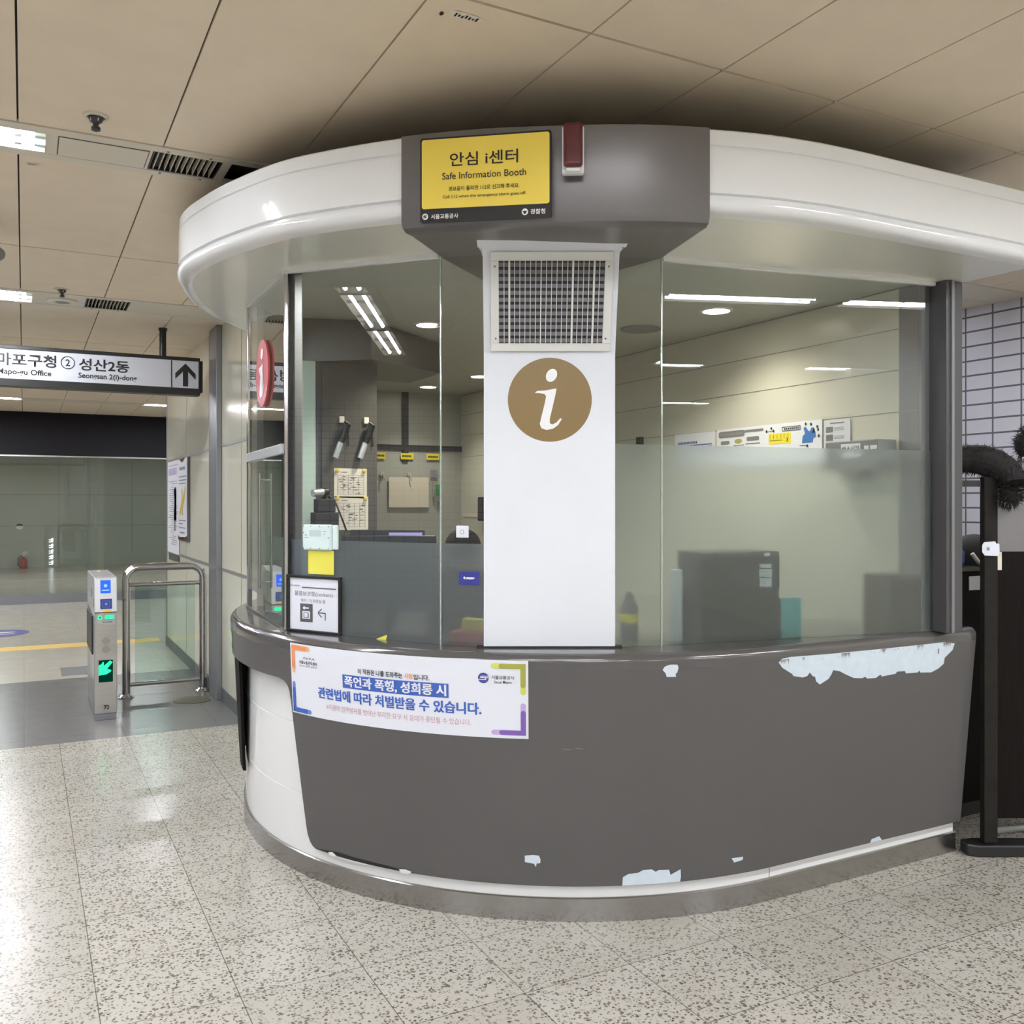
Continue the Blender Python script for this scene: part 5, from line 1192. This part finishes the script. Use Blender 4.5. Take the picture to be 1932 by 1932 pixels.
t = thing('hanging_sign', 'long black framed exit sign hanging over the ticket gate', 'sign', (-0.8, 7.86, 2.57))
SX0, SX1 = -3.2, 1.262
b = MB(); b.box((SX0, 7.80, 2.694), (SX1, 7.92, 2.722)); b.box((SX0, 7.80, 2.418), (SX1, 7.92, 2.474)); b.box((SX1-0.012, 7.80, 2.474), (SX1, 7.92, 2.694)); b.box((SX0, 7.80, 2.474), (SX0+0.02, 7.92, 2.694)); b.box((SX1, 7.808, 2.445), (SX1+0.022, 7.912, 2.70))
b.build('frame', M_BLACK, t, bevel=0.003)
MB().box((SX0+0.02, 7.808, 2.474), (SX1-0.012, 7.912, 2.694)).build('face', mat('sign_face', srgb(206, 208, 218), 0.4), t)
def hs(u, v, off=0.0): return Vector((u, 7.808 - off, v))
text('lettering', [('마포구청', -0.178, 2.570, 0.218, 2.666, 0.02), ('Mapo-gu Office', -0.172, 2.494, 0.184, 2.548, 0.02), ('성산2동', 0.372, 2.566, 0.730, 2.660, 0.02), ('Seongsan 2(i)-dong', 0.369, 2.496, 0.785, 2.549, 0.02), ('2', 0.280, 2.592, 0.312, 2.644, 0.015)], hs, 0.002, M_INK, t)
b = MB(); b.tube([(0.296 + 0.046*math.cos(a), 7.806, 2.618 + 0.046*math.sin(a)) for a in [2*PI*k/40 for k in range(40)]], 0.0028, 6, True); b.build('number_ring', M_INK, t)
flat('divider', [rect(1.040, 2.476, 1.048, 2.692)], hs, 0.002, M_INK, t)
ax = 1.150
flat('arrow', [[(ax, 2.672), (ax+0.078, 2.590), (ax+0.078, 2.545), (ax+0.020, 2.606), (ax+0.020, 2.488), (ax-0.020, 2.488), (ax-0.020, 2.606), (ax-0.078, 2.545), (ax-0.078, 2.590)]], hs, 0.002, M_INK, t, label='black arrow pointing straight ahead')
for x in (0.985, -1.6):
    b = MB(); b.tube([(x, 7.86, 2.715), (x, 7.86, CZ)], 0.026, 16); b.tube([(x, 7.86, CZ-0.02), (x, 7.86, CZ)], 0.034, 16); b.build('hanger_pole', M_BLACK, t, True)

# posters on the corridor wall
def wp(u, v, off=0.0): return Vector((WX - 0.002 - off, 10.6 - u, v))
t = thing('line_map_poster', 'tall lilac white information poster at the far end of the corridor wall', 'poster', (WX, 10.15, 1.03))
flat('sheet', [rect(0.05, 1.03, 0.87, 1.985)], wp, 0.003, M_PAPER, t, thick=0.003)
flat('heading', [rect(0.14+0.1*k, 1.84, 0.21+0.1*k, 1.91) for k in range(6)] + [rect(0.12, 1.935, 0.82, 1.945)], wp, 0.007, M_LIL, t)
r = random.Random(5)
flat('print', [rect(0.12 + 0.3*r.random(), z, 0.45 + 0.35*r.random(), z+0.006) for z in [1.12+0.021*k for k in range(32)]] + [rect(0.5+0.2*r.random(), 1.2+0.5*r.random(), 0.53+0.25*r.random(), 1.24+0.5*r.random()) for _ in range(10)], wp, 0.007, M_GINK, t)
t = thing('framed_poster', 'narrow poster with a golden emblem and dark edge on the corridor wall', 'poster', (WX, 9.4, 1.19))
MB().box((WX-0.022, 9.085, 1.185), (WX-0.0005, 9.68, 1.985)).build('frame', M_BASEB, t, bevel=0.002)
def wp2(u, v, off=0.0): return Vector((WX - 0.0225 - off, 9.68 - u, v))
flat('sheet', [rect(0.0, 1.19, 0.56, 1.98)], wp2, 0.001, M_PAPER, t)
flat('emblem', [[(0.20, 1.68), (0.24, 1.69), (0.30, 1.60), (0.46, 1.72), (0.50, 1.69), (0.40, 1.56), (0.30, 1.50), (0.32, 1.44), (0.26, 1.43), (0.25, 1.49), (0.12, 1.42), (0.08, 1.46), (0.20, 1.54), (0.26, 1.60)]], wp2, 0.002, M_PIN, t)
flat('print', [rect(0.08, 1.87, 0.45, 1.90), rect(0.05, 1.80, 0.52, 1.812), rect(0.05, 1.765, 0.52, 1.777), rect(0.05, 1.735, 0.48, 1.745), rect(0.05, 1.375, 0.50, 1.385), rect(0.05, 1.345, 0.3, 1.355), rect(0.05, 1.305, 0.48, 1.315), rect(0.12, 1.255, 0.42, 1.27)], wp2, 0.002, M_GINK, t)
flat('corner_ornament', [[(0.0, 1.19), (0.56, 1.19), (0.56, 1.24), (0.45, 1.225), (0.30, 1.20), (0.10, 1.215), (0.0, 1.235)], [(0.06, 1.98), (0.46, 1.98), (0.30, 1.945), (0.2, 1.95)]], wp2, 0.002, M_RED, t)
t = flat('wall_label', [rect(0.17, 0.955, 0.86, 1.018)], wp, 0.008, M_BASEB, None, thick=0.002); tag(t, 'small dark label on the corridor wall below the lilac poster', 'label')
# far things beyond the corridor glass
t = thing('fire_extinguisher', 'red fire extinguisher on the floor beyond the corridor glass', 'fire extinguisher', (-0.01, 24.75, 0))
MB().lathe([(0.085, 0), (0.09, 0.02), (0.09, 0.19), (0.07, 0.235), (0.03, 0.26), (0.025, 0.28)], (-0.01, 24.75, 0.0), n=20).build('cylinder', M_EXT, t, True)
b = MB(); b.tube([(-0.01, 24.75, 0.27), (-0.01, 24.75, 0.33)], 0.025, 10); b.box((-0.06, 24.73, 0.33), (0.09, 24.77, 0.36)); b.box((-0.02, 24.73, 0.36), (0.07, 24.77, 0.40)); b.build('valve', M_SILV, t)
b = MB(); b.tube([(-0.03, 24.72, 0.31), (-0.11, 24.70, 0.25), (-0.12, 24.70, 0.12), (-0.11, 24.70, 0.06)], 0.014, 8); b.build('hose', M_BLACK, t, True)
def ff(u, v, off=0.0): return Vector((u, 24.985 - off, v))
t = thing('wall_lettering', 'column of pale lit letters on the wall beyond the corridor glass', 'lettering')
L = []
r = random.Random(2)
for k in range(5):
    z = 0.06 + 0.135*k; x = 0.58
    L += [rect(x-0.045, z, x+0.045, z+0.018), rect(x-0.01+0.02*r.random(), z, x+0.012+0.02*r.random(), z+0.09), rect(x-0.045, z+0.05, x+0.02*r.random(), z+0.068), rect(x+0.03, z+0.03, x+0.048, z+0.10)]
flat('letters', L, ff, 0.002, M_WLED, t)
t = thing('wall_disc', 'small round white plate on the wall beyond the corridor glass', 'plate'); flat('plate', [ell(-0.09, 0.99, 0.075)], ff, 0.002, M_PAPER, t); flat('cap', [[(-0.165, 1.0), (-0.015, 1.0), (-0.03, 1.045), (-0.09, 1.065), (-0.15, 1.045)]], ff, 0.003, M_INK, t)

# ------------------------------------------------------------------ beside the booth: screen, cabinet, fur
O = (3.665, 2.69); RD = (0.884, -0.467)
sc_fn = frame_fn(O, (O[0]+RD[0], O[1]+RD[1]))
scp = plane_fn(O, (O[0]+RD[0], O[1]+RD[1]))
t = thing('wooden_screen', 'dark wooden partition screen standing beside the counter end', 'partition', tuple(sc_fn(0.12, 0, 0)))
MB().obox(sc_fn, 0.088, 0.148, -0.012, 0.03, 0.055, 1.665).build('post', M_POST, t, bevel=0.004)
MB().obox(sc_fn, 0.80, 0.868, -0.03, 0.035, 0.055, 1.665).build('post', M_POST, t, bevel=0.004)
MB().obox(sc_fn, 0.0, 0.082, -0.012, 0.012, 1.622, 1.650).build('top_rail', M_BLACK, t)
MB().obox(sc_fn, 0.150, 0.80, -0.012, 0.012, 1.622, 1.650).build('top_rail', M_BLACK, t)
MB().obox(sc_fn, 0.150, 0.80, -0.015, 0.015, 0.16, 1.335).build('lower_panel', M_WOOD, t, bevel=0.003)
MB().obox(sc_fn, 0.150, 0.80, -0.003, 0.003, 1.336, 1.621).build('upper_sheet', M_ACRYL, t)
b = MB(); P = [(0.0, -0.035), (0.05, -0.05), (0.9, -0.05), (0.92, 0.05), (0.05, 0.05), (0.0, 0.03)]
b.prism([tuple(sc_fn(u+0.01, w_, 0))[:2] for u, w_ in P], 0.0, 0.054); b.build('foot_rail', M_BLACK, t, bevel=0.008)
t = thing('paper_tag', 'crumpled white paper tag stuck on the post of the wooden screen', 'paper tag', tuple(scp(0.11, 1.35, 0.04)), 'white paper labels beside the counter end')
flat('tag', [[(0.074, 1.335), (0.085, 1.32), (0.14, 1.318), (0.150, 1.33), (0.148, 1.372), (0.135, 1.372), (0.13, 1.382), (0.082, 1.378), (0.074, 1.365)]], scp, 0.037, M_PAPER, t, thick=0.003)
flat('print', [rect(0.092, 1.342, 0.105, 1.356)], scp, 0.042, M_GINK, t)
t = flat('paper_tag', [rect(0.151, 1.255, 0.170, 1.335)], scp, 0.017, M_PAPER2, None, thick=0.002); tag(t, 'narrow vertical paper label on the panel edge of the wooden screen', 'paper tag', 'white paper labels beside the counter end')
cab = thing('cabinet', 'dark brown low cabinet behind the wooden screen', 'cabinet', (4.25, 3.15, 0))
MB().box((3.80, 2.965, 0.08), (4.75, 3.35, 1.215)).build('carcass', M_WOOD, cab, bevel=0.004)
MB().box((3.79, 2.95, 1.216), (4.76, 3.36, 1.236)).build('top_board', M_BLACK, cab)
MB().box((3.82, 3.0, 0.0), (4.73, 3.33, 0.079)).build('plinth', M_BLACK, cab)
b = MB(); b.box((4.095, 2.960, 1.122), (4.178, 2.9635, 1.190)); tag(b.build('paper_tag', M_PAPER), 'square white paper label on the low cabinet beside the booth post', 'paper tag', 'white paper labels beside the counter end')
b = MB(); b.lathe([(0.125, 0.0), (0.12, 0.06), (0.09, 0.12), (0.04, 0.15), (0.0, 0.155)], (4.30, 3.08, 1.237), n=24); tag(b.build('felt_hat', M_FUR, None, True), 'dark rounded hat on the low cabinet, blurred behind the milky sheet', 'hat')
b = MB(); b.box((4.02, 3.0, 1.237), (4.13, 3.10, 1.32)); tag(b.build('blue_pouch', M_CARD, bevel=0.02, seg=3), 'small dark blue pouch on the low cabinet beside the booth post', 'pouch')
b = MB(); b.tube([(4.15, 2.985, 1.30), (4.17, 2.975, 1.27), (4.20, 2.98, 1.25)], 0.010, 8); tag(b.build('pale_strap', M_PAPER2, None, True), 'pale strap end lying beside the dark blue pouch', 'strap')
def fur(name, pts, rad, label, cat, n=1500, seed=1):
    r = random.Random(seed); b = MB(); pts = [Vector(p) for p in pts]
    b.tube(pts, rad, 16)
    for k in range(n):
        i = r.randrange(len(pts)-1); f = r.random(); p = pts[i].lerp(pts[i+1], f); rd = rad[i]+(rad[i+1]-rad[i])*f
        d = Vector((r.gauss(0, 1), r.gauss(0, 1), r.gauss(0, 1))).normalized()
        q = p + d*rd*0.9; s = d.cross(Vector((r.random()-0.5, r.random()-0.5, r.random()-0.5))).normalized()*0.0022
        tip = q + d*r.uniform(0.012, 0.030) + Vector((r.gauss(0, 0.006), r.gauss(0, 0.006), r.gauss(-0.004, 0.005)))
        b.bm.faces.new([b.bm.verts.new(v) for v in (q - s, q + s, tip)])
    return tag(b.build(name, M_FUR), label, cat)
fur('fur_scarf', [sc_fn(u, w_, z) for u, w_, z in ((-0.01, -0.05, 1.742), (0.05, -0.045, 1.748), (0.10, -0.02, 1.742), (0.15, 0.0, 1.722), (0.19, 0.03, 1.685), (0.205, 0.055, 1.635), (0.19, 0.06, 1.59), (0.175, 0.055, 1.555))], [0.055, 0.062, 0.066, 0.066, 0.062, 0.058, 0.05, 0.03], 'black fluffy fur scarf draped over the top rail of the wooden screen', 'scarf', 3000, 3)
t = thing('fur_hat', 'black fluffy ball hat on a pale peg above the screen, cut by the picture edge', 'hat', tuple(sc_fn(0.295, 0, 1.65)))
h_ = fur('fur_ball', [sc_fn(0.295, 0.0, z) for z in (1.755, 1.785, 1.82, 1.85, 1.87)], [0.03, 0.05, 0.055, 0.042, 0.02], None, None, 900, 5)
h_.parent = t; h_.matrix_parent_inverse = Matrix.Translation(-Vector(t.location))
MB().tube([sc_fn(0.295, 0, 1.651), sc_fn(0.295, 0, 1.76)], [0.02, 0.014], 14).build('peg', M_LIL, t, True)
b = MB(); b.tube([(4.0, 2.78, 0.016), (4.6, 2.62, 0.016)], 0.015, 12); tag(b.build('white_rod', M_SILV, None, True), 'pale rod lying on the floor behind the wooden screen', 'rod')
